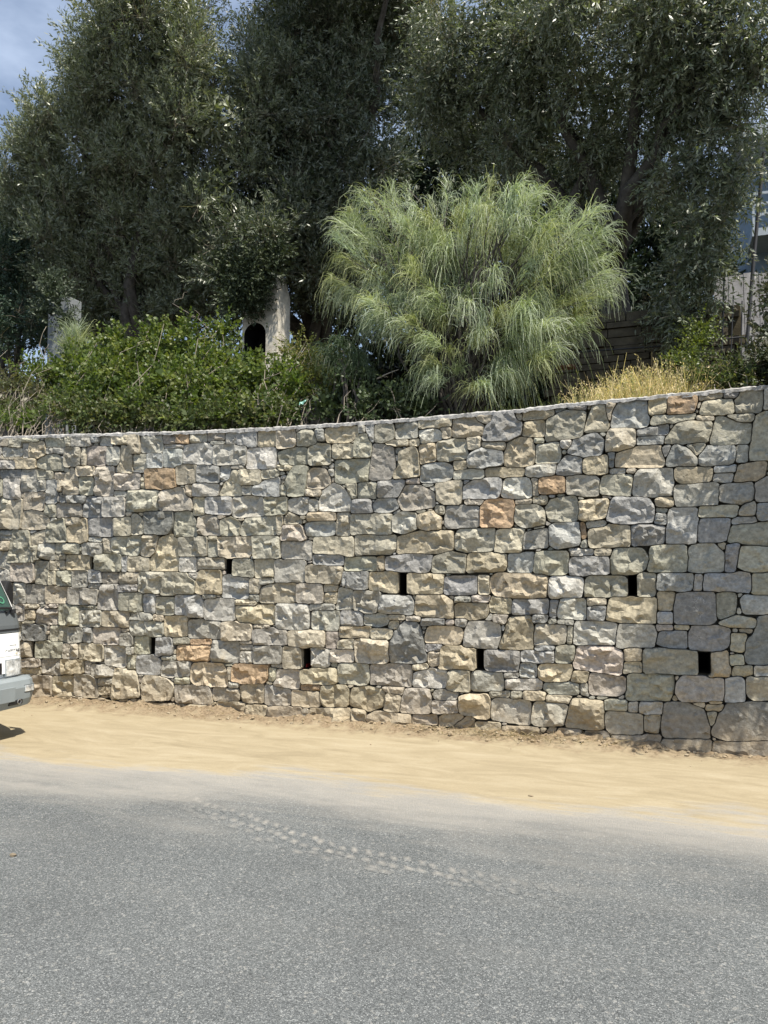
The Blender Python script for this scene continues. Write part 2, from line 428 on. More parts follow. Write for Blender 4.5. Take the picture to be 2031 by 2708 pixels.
(1200, 1480, .2411): """
t 275 180 380 380;y 400,210 480,150 980,160 1035,210 1000,420 620,420 460,400 410,320;l 1040,230 1080,190 1380,180 1420,240 1390,400 1060,420 1035,330
o 1450,230 1490,180 1850,180 1905,230 1890,405 1440,400;g 20,420 190,410 185,470 20,470;p 195,400 260,390 390,400 385,465 195,465
y 10,510 40,475 360,475 380,560 340,630 180,655 20,640;y 390,470 420,410 630,430 620,585 510,590 390,560;b 640,440 1030,440 1050,500 1030,600 640,590
l 1140,520 1180,430 1450,440 1455,600 1440,660 1150,650 1130,600;b 1050,460 1145,460 1115,640 1045,640;t 1455 435 1659 500;b 1465,520 1659,510 1650,670 1465,665
l 105,960 140,690 490,690 500,820 470,975;y 590,650 850,615 860,830 860,980 490,975 570,800;d 860 605 1030 680;g 1030 650 1125 710
o 880,850 910,710 1220,720 1240,800 1200,930 880,940;g 1310,920 1330,680 1700,685 1790,710 1780,930;g 1135 660 1315 710;o 1250 730 1300 930;b 905 945 1100 995
d 320,1010 400,990 720,1010 725,1120 700,1230 380,1225 320,1150;b 740,1010 1095,1010 1095,1130 740,1120;o 1110,1000 1130,950 1310,940 1320,1080 1260,1130 1130,1125
p 1310,1180 1345,1030 1370,960 1750,955 1850,1030 1860,1160 1820,1270 1640,1250;p 440 610 580 690;g 20 650 135 730;b 725,1140 800,1130 890,1150 890,1300 720,1290
y 930,1200 960,1150 1290,1160 1290,1290 1230,1345 940,1330;y 1300,1235 1475,1235 1470,1350 1290,1340;g 190,1240 530,1240 545,1330 545,1440 190,1430;g 545 1245 710 1300
l 560,1310 970,1320 960,1420 780,1430 560,1420;g 980,1370 1260,1340 1380,1370 1370,1470 1060,1470 980,1430;g 1390,1370 1470,1360 1475,1490 1390,1470
p 1470,1330 1500,1245 1659,1260 1890,1310 1885,1440 1800,1490 1480,1470;o 395 1450 610 1510;o 620 1450 745 1525;y 770,1440 1000,1460 995,1540 770,1530
t 1020,1500 1285,1510 1270,1580 1020,1570;y 60,1510 130,1490 380,1490 405,1600 380,1740 100,1710 55,1620;l 410,1560 460,1520 830,1550 840,1690 830,1815 420,1750 400,1640
g 850,1720 900,1560 1250,1590 1240,1690 1200,1810 930,1820 850,1790;y 1230,1780 1280,1550 1310,1530 1640,1570 1640,1840 1580,1860 1240,1830
t 500,1910 540,1840 920,1850 940,1900 860,1960 520,1960;t 240,1790 500,1800 510,1870 260,1890;t 0 1720 220 1850;d 1120,1930 1160,1860 1390,1880 1400,2010 1150,2020
d 1450,1890 1700,1900 1720,2040 1450,2040""",
(1600, 1010, .2598): """
t 20,220 110,210 60,400 20,390;b 60,300 130,220 420,200 445,400 420,455 60,455;y 445,200 620,170 625,310 450,330;r 640,170 690,150 940,140 930,200 890,310 630,325
y 945,120 1200,90 1200,150 960,180;d 1210,100 1370,70 1360,150 1210,160;t 975,310 1010,200 1290,170 1315,220 1310,310 1150,330 980,345
o 1320,200 1400,70 1610,60 1610,150 1580,310 1330,310;g 1620,80 1720,60 1720,290 1630,280;o 465,420 500,350 920,330 920,370 500,435;t 930 345 1110 395
o 1250,340 1530,325 1520,390 1360,400;b 325,490 640,430 640,520 330,550;t 20,590 40,490 170,470 310,490 310,680 20,705;b 320,570 600,550 590,620 320,640
o 610,590 740,430 860,395 1095,400 1080,510 1030,610 620,625;o 1080,560 1140,345 1210,360 1370,420 1490,430 1480,610 1090,635;o 1470,790 1530,340 1659,295 1740,310 1740,790
y 100,800 110,740 300,650 560,650 600,790 600,860 100,870;d 40,720 100,720 90,870 40,880;g 50 880 210 935;t 220,880 320,885 300,930 220,930
d 575,680 660,630 660,700 610,770;d 620,850 660,690 720,640 870,700 945,790 930,855;o 840,640 1010,620 1020,660 930,750;b 955,770 1040,655 1330,650 1335,780 1260,850 960,855
g 1340 650 1450 800;g 300,940 340,900 690,880 695,1000 690,1160 290,1160;y 710,890 740,870 1090,870 1095,940 1060,1010 790,1030 710,980;b 1115,860 1330,850 1330,920 1110,925
g 1110,940 1310,930 1300,1010 1110,1015;y 1310,990 1360,860 1640,810 1610,960 1560,1000 1310,1010;b 20,1350 90,1180 430,1180 510,1300 490,1430 140,1440 20,1400
y 520,1200 560,1175 700,1175 705,1250 640,1275 530,1265;g 700,1070 1150,1020 1160,1110 1140,1250 720,1270 700,1200;g 1165,1060 1500,1020 1515,1110 1500,1220 1370,1240 1160,1200
g 1530,1040 1580,1000 1659,970 1740,980 1740,1210 1540,1220;b 500,1420 520,1340 630,1340 630,1450 500,1445;o 520,1285 640,1285 635,1330 520,1320
b 640,1310 700,1280 940,1275 945,1430 920,1640 620,1630;o 950,1290 960,1270 1350,1260 1330,1370 950,1370;o 1370,1330 1430,1240 1530,1210 1520,1340 1370,1355
b 1560,1240 1740,1220 1740,1400 1555,1400;b 1290,1420 1340,1380 1540,1380 1550,1430 1290,1450;b 950,1450 990,1390 1270,1380 1270,1480 1220,1620 950,1630
o 1260,1630 1290,1460 1659,1430 1740,1430 1740,1670 1450,1640;d 270,1470 390,1440 610,1470 600,1640 280,1660;o 60,1780 100,1700 380,1705 445,1800 400,1900 300,1965 60,1950
o 470,1690 500,1670 820,1670 840,1800 820,1940 440,1935;g 860,1700 900,1660 1130,1650 1215,1760 1210,1940 850,1935;b 1240,1660 1370,1640 1360,1740 1310,1940 1220,1930
t 1130,1650 1230,1640 1220,1700 1190,1700;o 1370,1780 1380,1690 1740,1680 1740,1910 1500,1940 1360,1880""",
(1600, 1480, .2598): """
o 335,145 515,140 515,330 490,375 320,365;b 530,160 560,140 900,145 890,300 800,320 530,310;g 920,150 985,150 980,310 900,310;b 1010,160 1040,140 1480,140 1485,240 1480,325 1010,310
o 1500,150 1740,140 1740,350 1500,350;y 20,560 60,390 520,390 530,500 520,650 20,620;y 540,335 710,320 700,440 680,525 540,520;b 530,540 690,535 690,660 530,650
d 700,460 740,340 1120,340 1130,460 1120,620 1060,660 710,650;o 1140,350 1320,340 1330,440 1310,570 1180,600 1140,560;b 1390,400 1430,365 1740,370 1740,550 1420,545
o 1170,650 1300,570 1550,620 1530,680 1250,680;g 110,770 140,670 500,660 520,770 490,890 110,890;p 520,665 690,660 690,715 530,720;t 700,665 865,670 860,720 700,715
d 530,850 560,740 830,725 840,800 840,910 690,905;b 850,780 880,670 1150,680 1270,710 1260,860 1190,925 860,915;t 1290,760 1430,770 1425,935 1290,920
d 1420,1040 1440,830 1530,780 1560,600 1659,570 1740,570 1740,1080 1440,1060;y 205,920 270,900 375,915 370,1030 210,1030;t 190,1050 370,1045 370,1150 190,1150
o 380,960 400,910 940,930 955,1050 950,1160 400,1145 380,1050;y 1085,960 1240,935 1265,1100 1260,1190 1050,1195;o 1270 985 1425 1070
y 1330,1085 1510,1080 1505,1170 1300,1180;g 1520,1080 1740,1080 1740,1190 1520,1180;o 220,1260 240,1170 690,1180 700,1300 650,1440 220,1440
g 720,1290 790,1190 1210,1210 1210,1440 780,1440 730,1360;b 1225,1210 1370,1195 1420,1240 1410,1440 1220,1450;t 1440,1260 1460,1200 1740,1200 1740,1420 1500,1420 1440,1350
o 0 1440 230 1530;g 240 1450 335 1550;g 340,1530 360,1450 580,1455 580,1560 350,1560;g 0,1640 20,1540 380,1580 390,1690 370,1780 40,1770;o 400,1600 560,1590 530,1760 400,1740
d 590,1600 610,1460 860,1470 1010,1530 1060,1680 1060,1820 600,1800 580,1700;d 1090,1780 1120,1660 1240,1470 1560,1460 1740,1480 1740,1820 1250,1845
t 870,1460 1020,1470 1010,1510;y 1030,1480 1220,1480 1200,1540 1030,1540;o 1040,1560 1130,1550 1120,1680 1075,1690;y 1060 1440 1200 1470
d 60 1795 560 1950;d 570 1845 1080 1960;d 1090 1865 1740 1985""",
}
HOLES = [(236, 1475, 247, 1505), (593, 1480, 611, 1517), (1054, 1516, 1075, 1573), (1661, 1522, 1684, 1575), (81, 1697, 90, 1739),
         (393, 1686, 410, 1730), (799, 1717, 818, 1771), (1259, 1718, 1278, 1772), (1849, 1728, 1880, 1783)]
TOP_PX = [(-260, 1164), (0, 1157), (150, 1151), (350, 1146), (490, 1142), (700, 1133), (850, 1124), (988, 1115), (1130, 1104), (1350, 1086), (1480, 1072), (1606, 1059), (1720, 1049), (1850, 1038), (1960, 1026), (2031, 1021), (2120, 1012)]
FOOT_PX = [(0, 1850), (2031, 2003)]
# ---------------------------------------------------------------- materials of the masonry
def stone_material():
    t = NT("stone")
    p = t.pos()
    c = t.attr()
    n1 = t.noise(p, 5.0, 5, 0.6)
    n2 = t.noise(p, 34.0, 4, 0.65)
    n3 = t.noise(t.scaled(p, (1.0, 1.0, 2.2)), 11.0, 4, 0.6, dist=0.6)
    c = t.mix(1.0, c, t.maprange(n2, 0.25, 0.75, 0.64, 1.34), 'MULTIPLY')
    c = t.mix(1.0, c, t.maprange(n3, 0.3, 0.7, 0.82, 1.16), 'MULTIPLY')
    c = t.mix(t.maprange(n1, 0.56, 0.72, 0, 0.4), c, (0.41, 0.335, 0.22))          # ochre weathering
    c = t.mix(t.maprange(t.noise(p, 7.3, 4, 0.6), 0.62, 0.75, 0, 0.5), c, (0.30, 0.308, 0.31))  # fresh blue grey breaks
    vein = t.vor(t.mix(0.25, p, t.noise(p, 6.0, 3, out='Color'), 'ADD'), 5.5, 'DISTANCE_TO_EDGE')
    c = t.mix(t.math('MULTIPLY', t.maprange(vein, 0.0, 0.012, 0.6, 0.0), t.maprange(t.noise(p, 2.1, 2), 0.55, 0.62, 0, 1)), c, (0.62, 0.6, 0.56))
    z = t.sep(p)[2]
    dirt = t.math('ADD', t.maprange(z, 0.05, 0.42, 0.85, 0.0), t.maprange(t.noise(p, 9.0, 4), 0.3, 0.7, -0.3, 0.3), True)
    dirt = t.math('MULTIPLY', dirt, t.maprange(z, 0.2, 0.6, 1.0, 0.0), True)
    c = t.mix(t.math('MULTIPLY', dirt, 0.75), c, (0.33, 0.26, 0.17))
    b = t.bump(n2, 0.7, 0.013)
    b = t.bump(t.noise(t.scaled(p, (1, 1, 1.8)), 90.0, 4, 0.7), 0.8, 0.007, b)
    return t.done(t.bsdf(c, 0.88, b, 0.25))

def mortar_material():
    t = NT("mortar")
    p = t.pos()
    c = t.ramp(t.noise(p, 14.0, 5, 0.6), [(0.3, (0.12, 0.105, 0.08)), (0.7, (0.20, 0.18, 0.145))])
    return t.done(t.bsdf(c, 0.95, t.bump(t.noise(p, 70, 4), 0.6, 0.01), 0.1))

M_STONE = stone_material()
M_MORTAR = mortar_material()
PAL = dict(g=(.335, .327, .298), b=(.300, .304, .304), t=(.385, .350, .282), y=(.375, .328, .245), o=(.325, .315, .262),
           r=(.375, .272, .180), d=(.215, .218, .217), l=(.415, .407, .378), p=(.358, .327, .290))

# ---------------------------------------------------------------- read the stones into wall coordinates (x along, z up)
def wall_xz(px, py):
    q = at_y(px, py, 0.0)
    return (q[0], q[2])

_top = np.array([wall_xz(*p) for p in TOP_PX])
def top_z(x):
    return np.interp(x, _top[:, 0], _top[:, 1])

POLYS = []
_re = np.random.default_rng(5)
for (ox, oy, s), txt in TILES.items():
    for e in txt.replace("\n", ";").split(";"):
        e = e.split()
        if not e: continue
        if "," in e[1]:
            pts = [tuple(float(v) for v in q.split(",")) for q in e[1:]]
        else:
            a, b, c, d = map(float, e[1:])
            k = 0.06 * min(c - a, d - b)
            pts = [(a + k, b), (c - k, b), (c, b + k), (c, d - k), (c - k, d), (a + k, d), (a, d - k), (a, b + k)]
        if ox == 1600:                                    # stones cut by the frame run on by a varying amount
            ext = _re.uniform(0, 110)
            pts = [(x + ext if x > 1715 else x, y) for x, y in pts]
        POLYS.append((np.array([wall_xz(ox + x * s, oy + y * s) for x, y in pts]), e[0]))
HOLE_R = []
for a, b, c, d in HOLES:
    q0, q1 = wall_xz(a, b), wall_xz(c, d)
    HOLE_R.append((q0[0], q1[1], q1[0], q0[1]))          # x0 z0 x1 z1

def poly_sd(P, poly):
    """signed distance (inside negative) of points P to a polygon"""
    a = poly; b = np.roll(poly, -1, axis=0)
    d2 = np.full(len(P), 1e9); ins = np.zeros(len(P), bool)
    for i in range(len(a)):
        e = b[i] - a[i]; w = P - a[i]
        tt = np.clip((w @ e) / max(e @ e, 1e-12), 0, 1)
        q = w - tt[:, None] * e
        d2 = np.minimum(d2, (q * q).sum(1))
        c = ((a[i, 1] <= P[:, 1]) & (b[i, 1] > P[:, 1])) | ((b[i, 1] <= P[:, 1]) & (a[i, 1] > P[:, 1]))
        xx = a[i, 0] + (P[:, 1] - a[i, 1]) * e[0] / (e[1] if abs(e[1]) > 1e-12 else 1e-12)
        ins ^= c & (P[:, 0] < xx)
    d = np.sqrt(d2)
    return np.where(ins, -d, d)

G = 0.008
class Raster:
    def __init__(self, x0, x1, z0, z1, topf):
        self.x0, self.z0 = x0, z0
        self.nx, self.nz = int((x1 - x0) / G), int((z1 - z0) / G)
        self.lab = np.full((self.nz, self.nx), -1, np.int32)
        self.dist = np.full((self.nz, self.nx), 1e9)
        self.gx = x0 + (np.arange(self.nx) + .5) * G
        self.gz = z0 + (np.arange(self.nz) + .5) * G
        self.out = self.gz[:, None] > topf(self.gx)[None, :] - 0.012
    def paint(self, poly, k, grow):
        m = grow + 2 * G
        i0 = max(0, int((poly[:, 0].min() - m - self.x0) / G)); i1 = min(self.nx, int((poly[:, 0].max() + m - self.x0) / G) + 1)
        j0 = max(0, int((poly[:, 1].min() - m - self.z0) / G)); j1 = min(self.nz, int((poly[:, 1].max() + m - self.z0) / G) + 1)
        if i1 <= i0 or j1 <= j0: return
        X, Z = np.meshgrid(self.gx[i0:i1], self.gz[j0:j1])
        sd = poly_sd(np.stack([X.ravel(), Z.ravel()], 1), poly).reshape(X.shape)
        w = self.dist[j0:j1, i0:i1]
        # a ragged front, so that the outlines are not ruler straight
        up = (sd < grow) & (sd < w)
        w[up] = sd[up]
        self.lab[j0:j1, i0:i1][up] = k
    def fill(self, k0, dx, dz, rnd, where=None):
        free = (self.lab == -1) & ~self.out
        if where is not None: free &= where
        jj, ii = np.nonzero(free)
        if len(jj) == 0: return []
        order = rnd.permutation(len(jj))
        cells, seeds = {}, []
        for q in order:
            x, z = self.gx[ii[q]] / dx, self.gz[jj[q]] / dz
            cx, cz = int(math.floor(x)), int(math.floor(z))
            ok = True
            for a in (-1, 0, 1):
                for b in (-1, 0, 1):
                    for (sx, sz) in cells.get((cx + a, cz + b), ()):
                        if max(abs(sx - x), abs(sz - z)) < 0.92: ok = False
            if ok:
                cells.setdefault((cx, cz), []).append((x, z)); seeds.append((x, z))
        S = np.array(seeds)
        P = np.stack([self.gx[ii] / dx, self.gz[jj] / dz], 1)
        lab = np.empty(len(P), np.int32)
        for c0 in range(0, len(P), 2000):
            Q = P[c0:c0 + 2000]
            sel = np.nonzero((S[:, 0] > Q[:, 0].min() - 2) & (S[:, 0] < Q[:, 0].max() + 2) & (S[:, 1] > Q[:, 1].min() - 2) & (S[:, 1] < Q[:, 1].max() + 2))[0]
            dd = np.abs(Q[:, None, :] - S[None, sel, :])
            dd = dd.max(2) + 0.35 * dd.sum(2)
            lab[c0:c0 + 2000] = sel[dd.argmin(1)]
        self.lab[jj, ii] = lab + k0
        return list(range(k0, k0 + len(S)))

def outline(R_, k, level=0.68):
    """smoothed outline of one label as a closed loop of wall points"""
    jj, ii = R_.box.get(k, (None, None))
    if jj is None: return None
    j0, j1, i0, i1 = jj.start - 3, jj.stop + 3, ii.start - 3, ii.stop + 3
    M = np.zeros((j1 - j0, i1 - i0))
    M[3:-3, 3:-3] = (R_.lab[jj, ii] == k)
    for _ in range(2):
        M[1:-1, :] = (M[:-2, :] + 2 * M[1:-1, :] + M[2:, :]) / 4
        M[:, 1:-1] = (M[:, :-2] + 2 * M[:, 1:-1] + M[:, 2:]) / 4
    B = M > level
    h, w = B.shape
    nxt = {}
    cs = B[:-1, :-1] * 1 + B[:-1, 1:] * 2 + B[1:, 1:] * 4 + B[1:, :-1] * 8
    for j, i in zip(*np.nonzero((cs > 0) & (cs < 15))):
        c = int(cs[j, i])
        # edges: 0 bottom, 1 right, 2 top, 3 left; keep the inside on the left hand
        tab = {1: [(0, 3)], 2: [(1, 0)], 3: [(1, 3)], 4: [(2, 1)], 5: [(0, 1), (2, 3)], 6: [(2, 0)], 7: [(2, 3)], 8: [(3, 2)], 9: [(0, 2)],
               10: [(3, 0), (1, 2)], 11: [(1, 2)], 12: [(3, 1)], 13: [(0, 1)], 14: [(3, 0)]}
        key = lambda e: (('h', j, i) if e == 0 else ('v', j, i + 1) if e == 1 else ('h', j + 1, i) if e == 2 else ('v', j, i))
        for a, b in tab[c]:
            nxt[key(a)] = key(b)
    best = None
    while nxt:
        st = next(iter(nxt)); loop = []; e = st
        while e in nxt:
            loop.append(e); e = nxt.pop(e)
        if best is None or len(loop) > len(best): best = loop
    if best is None or len(best) < 6: return None
    pts = []
    for ty, j, i in best:
        if ty == 'h':
            a, b = M[j, i], M[j, i + 1]; tt = (level - a) / (b - a + 1e-9)
            pts.append((i + tt, j))
        else:
            a, b = M[j, i], M[j + 1, i]; tt = (level - a) / (b - a + 1e-9)
            pts.append((i, j + tt))
    P = np.array(pts, float)
    P[:, 0] = R_.x0 + (P[:, 0] + i0 + .5) * G
    P[:, 1] = R_.z0 + (P[:, 1] + j0 + .5) * G
    return P

def resample(P, step):
    Q = np.vstack([P, P[:1]])
    L = np.concatenate([[0], np.cumsum(np.hypot(*np.diff(Q, axis=0).T))])
    n = max(8, int(L[-1] / step))
    s = np.linspace(0, L[-1], n, endpoint=False)
    return np.stack([np.interp(s, L, Q[:, 0]), np.interp(s, L, Q[:, 1])], 1)

def label_boxes(lab):
    box = {}
    jj, ii = np.nonzero(lab >= 0)
    L = lab[jj, ii]
    o = np.argsort(L, kind='stable'); L, jj, ii = L[o], jj[o], ii[o]
    u, st = np.unique(L, return_index=True)
    st = list(st) + [len(L)]
    for q, k in enumerate(u):
        a, b = st[q], st[q + 1]
        box[int(k)] = (slice(jj[a:b].min(), jj[a:b].max() + 1), slice(ii[a:b].min(), ii[a:b].max() + 1))
    return box

def stone_geo(loop, rnd, rough=1.0, proud=0.0, deep=0.15, col=(.3, .3, .3), fine=1.0):
    """broken quarry stone: flat facets in front, sides going back into the wall. local x, y (out of the wall is -y), z"""
    A = 0.5 * abs(np.sum(loop[:, 0] * np.roll(loop[:, 1], -1) - loop[:, 1] * np.roll(loop[:, 0], -1)))
    size = math.sqrt(A)
    step = np.clip(size * 0.12, 0.014, 0.030) * fine
    C = resample(loop, step)
    n = len(C)
    c0 = C.mean(0)
    lo, hi = C.min(0), C.max(0)
    sp = step * 1.05
    gx = np.arange(lo[0], hi[0], sp); gz = np.arange(lo[1], hi[1], sp * .87)
    X, Z = np.meshgrid(gx, gz); X = X + (np.arange(len(gz)) % 2)[:, None] * sp / 2
    P = np.stack([X.ravel(), Z.ravel()], 1) + rnd.normal(0, sp * .2, (X.size, 2))
    sd = poly_sd(P, C) if len(P) else np.zeros(0)
    P = P[sd < -step * .62]
    V2 = np.vstack([C, P])
    vs = [Vector((float(a), float(b))) for a, b in V2]
    ed = [(i, (i + 1) % n) for i in range(n)]
    ov, _, of, _, _, _ = delaunay_2d_cdt(vs, ed, [], 1, 1e-6)
    if len(ov) != len(vs):
        V2 = np.array([(q.x, q.y) for q in ov])
    F = [f for f in of if len(f) == 3]
    d = np.maximum(0, -poly_sd(V2, C))
    d[:n] = 0
    # facets
    amp = min(size * 0.24, 0.062) * rough
    h = np.full(len(V2), amp)
    style = rnd.random()
    for _ in range(rnd.integers(3, 8)):
        cc = c0 + (rnd.random(2) - .5) * (hi - lo) * 0.9
        an = rnd.random() * 2 * math.pi
        g = np.array([math.cos(an), math.sin(an)]) * rnd.uniform(0.15, 0.75) * rough
        h = np.minimum(h, amp * rnd.uniform(0.5, 0.95) + (V2 - cc) @ g)
    # breaks cut back the other way
    for _ in range(rnd.integers(1, 3)):
        cc = c0 + (rnd.random(2) - .5) * (hi - lo) * 0.8
        an = rnd.random() * 2 * math.pi
        u = np.array([math.cos(an), math.sin(an)])
        q = (V2 - cc) @ u
        h = np.where(q > 0, h - np.minimum(q * 0.9, amp * .4), h)
    h = np.clip(h, -amp * 0.25, None)
    # chisel marks: tilted chips of a few centimetres
    ns = max(2, int(A / (0.003 + 0.016 * style)))
    S = lo + rnd.random((ns, 2)) * (hi - lo)
    tl = rnd.normal(0, 0.10 + 0.24 * rnd.random(), (ns, 2)) * rough
    tl[:, 1] += rnd.normal(0, 0.18, ns) * rough
    w = V2[:, None, :] - S[None]
    kq = (w[:, :, 0] ** 2 + 1.6 * w[:, :, 1] ** 2).argmin(1)
    h = h + np.clip(np.sum((V2 - S[kq]) * tl[kq], 1), -0.022, 0.022)
    h = h + rnd.normal(0, (0.0007 + 0.0022 * rnd.random()) * rough + 0.0003, len(V2))
    e = np.clip(d / (0.010 + 0.014 * min(1, size / .2)), 0, 1) ** 0.65
    h = proud + h * e - (1 - e) * 0.006
    front = np.stack([V2[:, 0], -h, V2[:, 1]], 1)
    back = np.stack([C[:, 0], np.full(n, deep), C[:, 1]], 1)
    nv = len(front)
    V = np.vstack([front, back])
    T = np.array(F, np.int64)
    # face the triangles towards -y
    a, b, c = (V2[T[:, i]] for i in range(3))
    cr = (b[:, 0] - a[:, 0]) * (c[:, 1] - a[:, 1]) - (b[:, 1] - a[:, 1]) * (c[:, 0] - a[:, 0])
    T[cr < 0] = T[cr < 0][:, ::-1]
    area = np.sum(C[:, 0] * np.roll(C[:, 1], -1) - C[:, 1] * np.roll(C[:, 0], -1))
    i = np.arange(n); j = (i + 1) % n
    Qd = np.stack([i, i + nv, j + nv, j], 1) if area > 0 else np.stack([j, j + nv, i + nv, i], 1)
    cv = np.tile(np.array(col), (len(V), 1)) * (1 + rnd.normal(0, 0.05, (len(V), 1)))
    return V, T, Qd, np.clip(cv, 0.02, 0.8), A

def stone_colour(code, rnd):
    c = np.array(PAL[code]) * .93 + np.array((.340, .325, .282)) * .07
    c = c * np.array((1.02, 1.0, .95))
    c = c * rnd.uniform(0.82, 1.18) * (1 + rnd.normal(0, 0.009, 3))
    return c

def build_masonry(root, ras, keys, codes, rnd, parts=300, rough=None, xform=None, seen=None, name="stone", rest="chinking_stones"):
    ras.box = label_boxes(ras.lab)
    out = []
    for k in keys:
        lp = outline(ras, k)
        if lp is None: continue
        A = 0.5 * abs(np.sum(lp[:, 0] * np.roll(lp[:, 1], -1) - lp[:, 1] * np.roll(lp[:, 0], -1)))
        if A < 0.00035: continue
        small = A < 0.006
        rg = (rough(lp.mean(0)) if rough else 1.0) * (rnd.uniform(0.65, 1.2))
        g = stone_geo(lp, rnd, rg, proud=rnd.uniform(-0.018, 0.024) - (0.008 if small else 0), col=stone_colour(codes(k, lp.mean(0)), rnd), fine=1.6 if small else 1.0)
        size = A * ((1.0 / np.hypot(np.hypot(lp[:, 0].mean(), 7.15), lp[:, 1].mean() - 1.6)) ** 2) * (1 if seen is None or seen(lp) else 0)
        out.append((size, g))
    out.sort(key=lambda q: -q[0])
    for size, (V, T, Q, c, A) in out[:parts]:
        if xform is not None: V = xform(V)
        link(name, np_mesh(name, V, [T, Q], c), root, M_STONE)
    VV, TT, QQ, CC, k = [], [], [], [], 0
    for size, (V, T, Q, c, A) in out[parts:]:
        if xform is not None: V = xform(V)
        VV.append(V); TT.append(T + k); QQ.append(Q + k); CC.append(c); k += len(V)
    if VV:
        o = link(rest, np_mesh(rest, np.vstack(VV), [np.vstack(TT), np.vstack(QQ)], np.vstack(CC)), root, M_STONE)
        tag(o, kind="stuff")
    return len(out)

# ---------------------------------------------------------------- the retaining wall
WX0, WX1 = -9.2, 3.2
wall = tag(empty("stone_wall"), "long retaining wall of rough grey and tan stones with a row of dark weep holes", "wall")
ras = Raster(WX0, WX1, 0.0, 3.4, top_z)
for k, (P, code) in enumerate(POLYS):
    ras.paint(P, k, 0.017)
for (x0, z0, x1, z1) in HOLE_R:
    i0, i1 = int((x0 - WX0) / G), int((x1 - WX0) / G) + 1
    j0, j1 = int(z0 / G), int(z1 / G) + 1
    ras.lab[j0:j1, i0:i1] = -2
ras.lab[ras.out] = -3
nst = len(POLYS)
left = np.broadcast_to((ras.gx[None, :] < -6.8) | (ras.gx[None, :] > 0.93), ras.lab.shape)
k1 = ras.fill(nst, 0.24, 0.17, rng, left)
k2 = ras.fill(nst + len(k1), 0.105, 0.048, rng)
_fillc = {}
def code_of(k, c):
    if k < nst: return POLYS[k][1]
    return rng.choice(list("ggotttpbo"))
NSTONES = build_masonry(wall, ras, list(range(nst)) + k1 + k2, code_of, rng, 300,
                        rough=lambda c: 1.0 if c[0] < -0.1 else max(0.5, 1.0 - (c[0] + 0.1) * 0.9),
                        seen=lambda lp: lp[:, 0].max() > -7.3 and lp[:, 0].min() < 0.9)
print("stones", NSTONES, "fill", len(k1), len(k2))

# mortar bed behind the stones, open at the weep holes, each backed by a channel coloured near black for its shade
xs = sorted({WX0, WX1, *[h[0] for h in HOLE_R], *[h[2] for h in HOLE_R], *np.linspace(WX0, WX1, 24)})
zs = sorted({0.0, *[h[1] for h in HOLE_R], *[h[3] for h in HOLE_R]})
mb = MB()
YM = 0.115
for i in range(len(xs) - 1):
    a, b = xs[i], xs[i + 1]
    for j in range(len(zs)):
        z0 = zs[j]
        ta, tb = (zs[j + 1],) * 2 if j + 1 < len(zs) else (float(top_z(a)) - 0.02, float(top_z(b)) - 0.02)
        mxp, mzp = (a + b) / 2, (z0 + ta) / 2
        if any(h[0] < mxp < h[2] and h[1] < mzp < h[3] for h in HOLE_R): continue
        mb.add([(a, YM, z0), (b, YM, z0), (b, YM, tb), (a, YM, ta)], [(0, 1, 2, 3)])
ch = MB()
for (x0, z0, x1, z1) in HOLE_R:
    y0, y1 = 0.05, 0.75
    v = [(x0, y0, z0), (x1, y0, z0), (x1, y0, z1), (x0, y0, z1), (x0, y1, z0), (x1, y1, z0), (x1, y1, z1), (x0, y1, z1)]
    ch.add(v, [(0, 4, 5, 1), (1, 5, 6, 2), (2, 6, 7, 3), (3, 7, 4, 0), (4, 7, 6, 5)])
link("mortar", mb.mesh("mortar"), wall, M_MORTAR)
tag(link("weep_channels", ch.mesh("weep_channels"), wall, plain("channel_shade", (0.022, 0.019, 0.015), 0.95, 0.1, var=0.3)), kind="stuff")  # near black colour paints the shade inside the holes

from mathutils import noise as mnoise
# rough mortar capping along the top
cx = np.linspace(WX0, WX1, 520)
prof = [(-0.012, -0.03), (-0.012, 0.0), (0.02, 0.014), (0.2, 0.02), (0.45, 0.012), (0.46, -0.08)]
VV = []
for i, x in enumerate(cx):
    tz = float(top_z(x))
    w1 = mnoise.fractal(Vector((x * 2.1, 0, 0)), 1.0, 2.0, 4); w2 = mnoise.fractal(Vector((x * 9.0, 5, 0)), 1.0, 2.0, 3)
    for q, (py, pz) in enumerate(prof):
        VV.append((x + rng.normal(0, .003), py + (0.016 * w1 + .008 * w2) * (q < 3) + rng.normal(0, .0025), tz + pz + (0.010 * w1 + 0.006 * w2) * (q > 0) + (.014 * w2 if q == 0 else 0) + rng.normal(0, .0025)))
VV = np.array(VV); m = len(prof)
ii, jj = np.meshgrid(np.arange(len(cx) - 1), np.arange(m - 1), indexing='ij')
a = (ii * m + jj).ravel()
FF = np.stack([a, a + m, a + m + 1, a + 1], 1)
def cap_material():
    t = NT("capping_mortar"); p = t.pos()
    c = t.ramp(t.noise(p, 10, 5, 0.6), [(0.3, (0.26, 0.25, 0.235)), (0.7, (0.44, 0.43, 0.41))])
    return t.done(t.bsdf(c, 0.92, t.bump(t.noise(p, 60, 4), 0.6, 0.012), 0.15))
link("capping", np_mesh("capping", VV, FF), wall, cap_material())

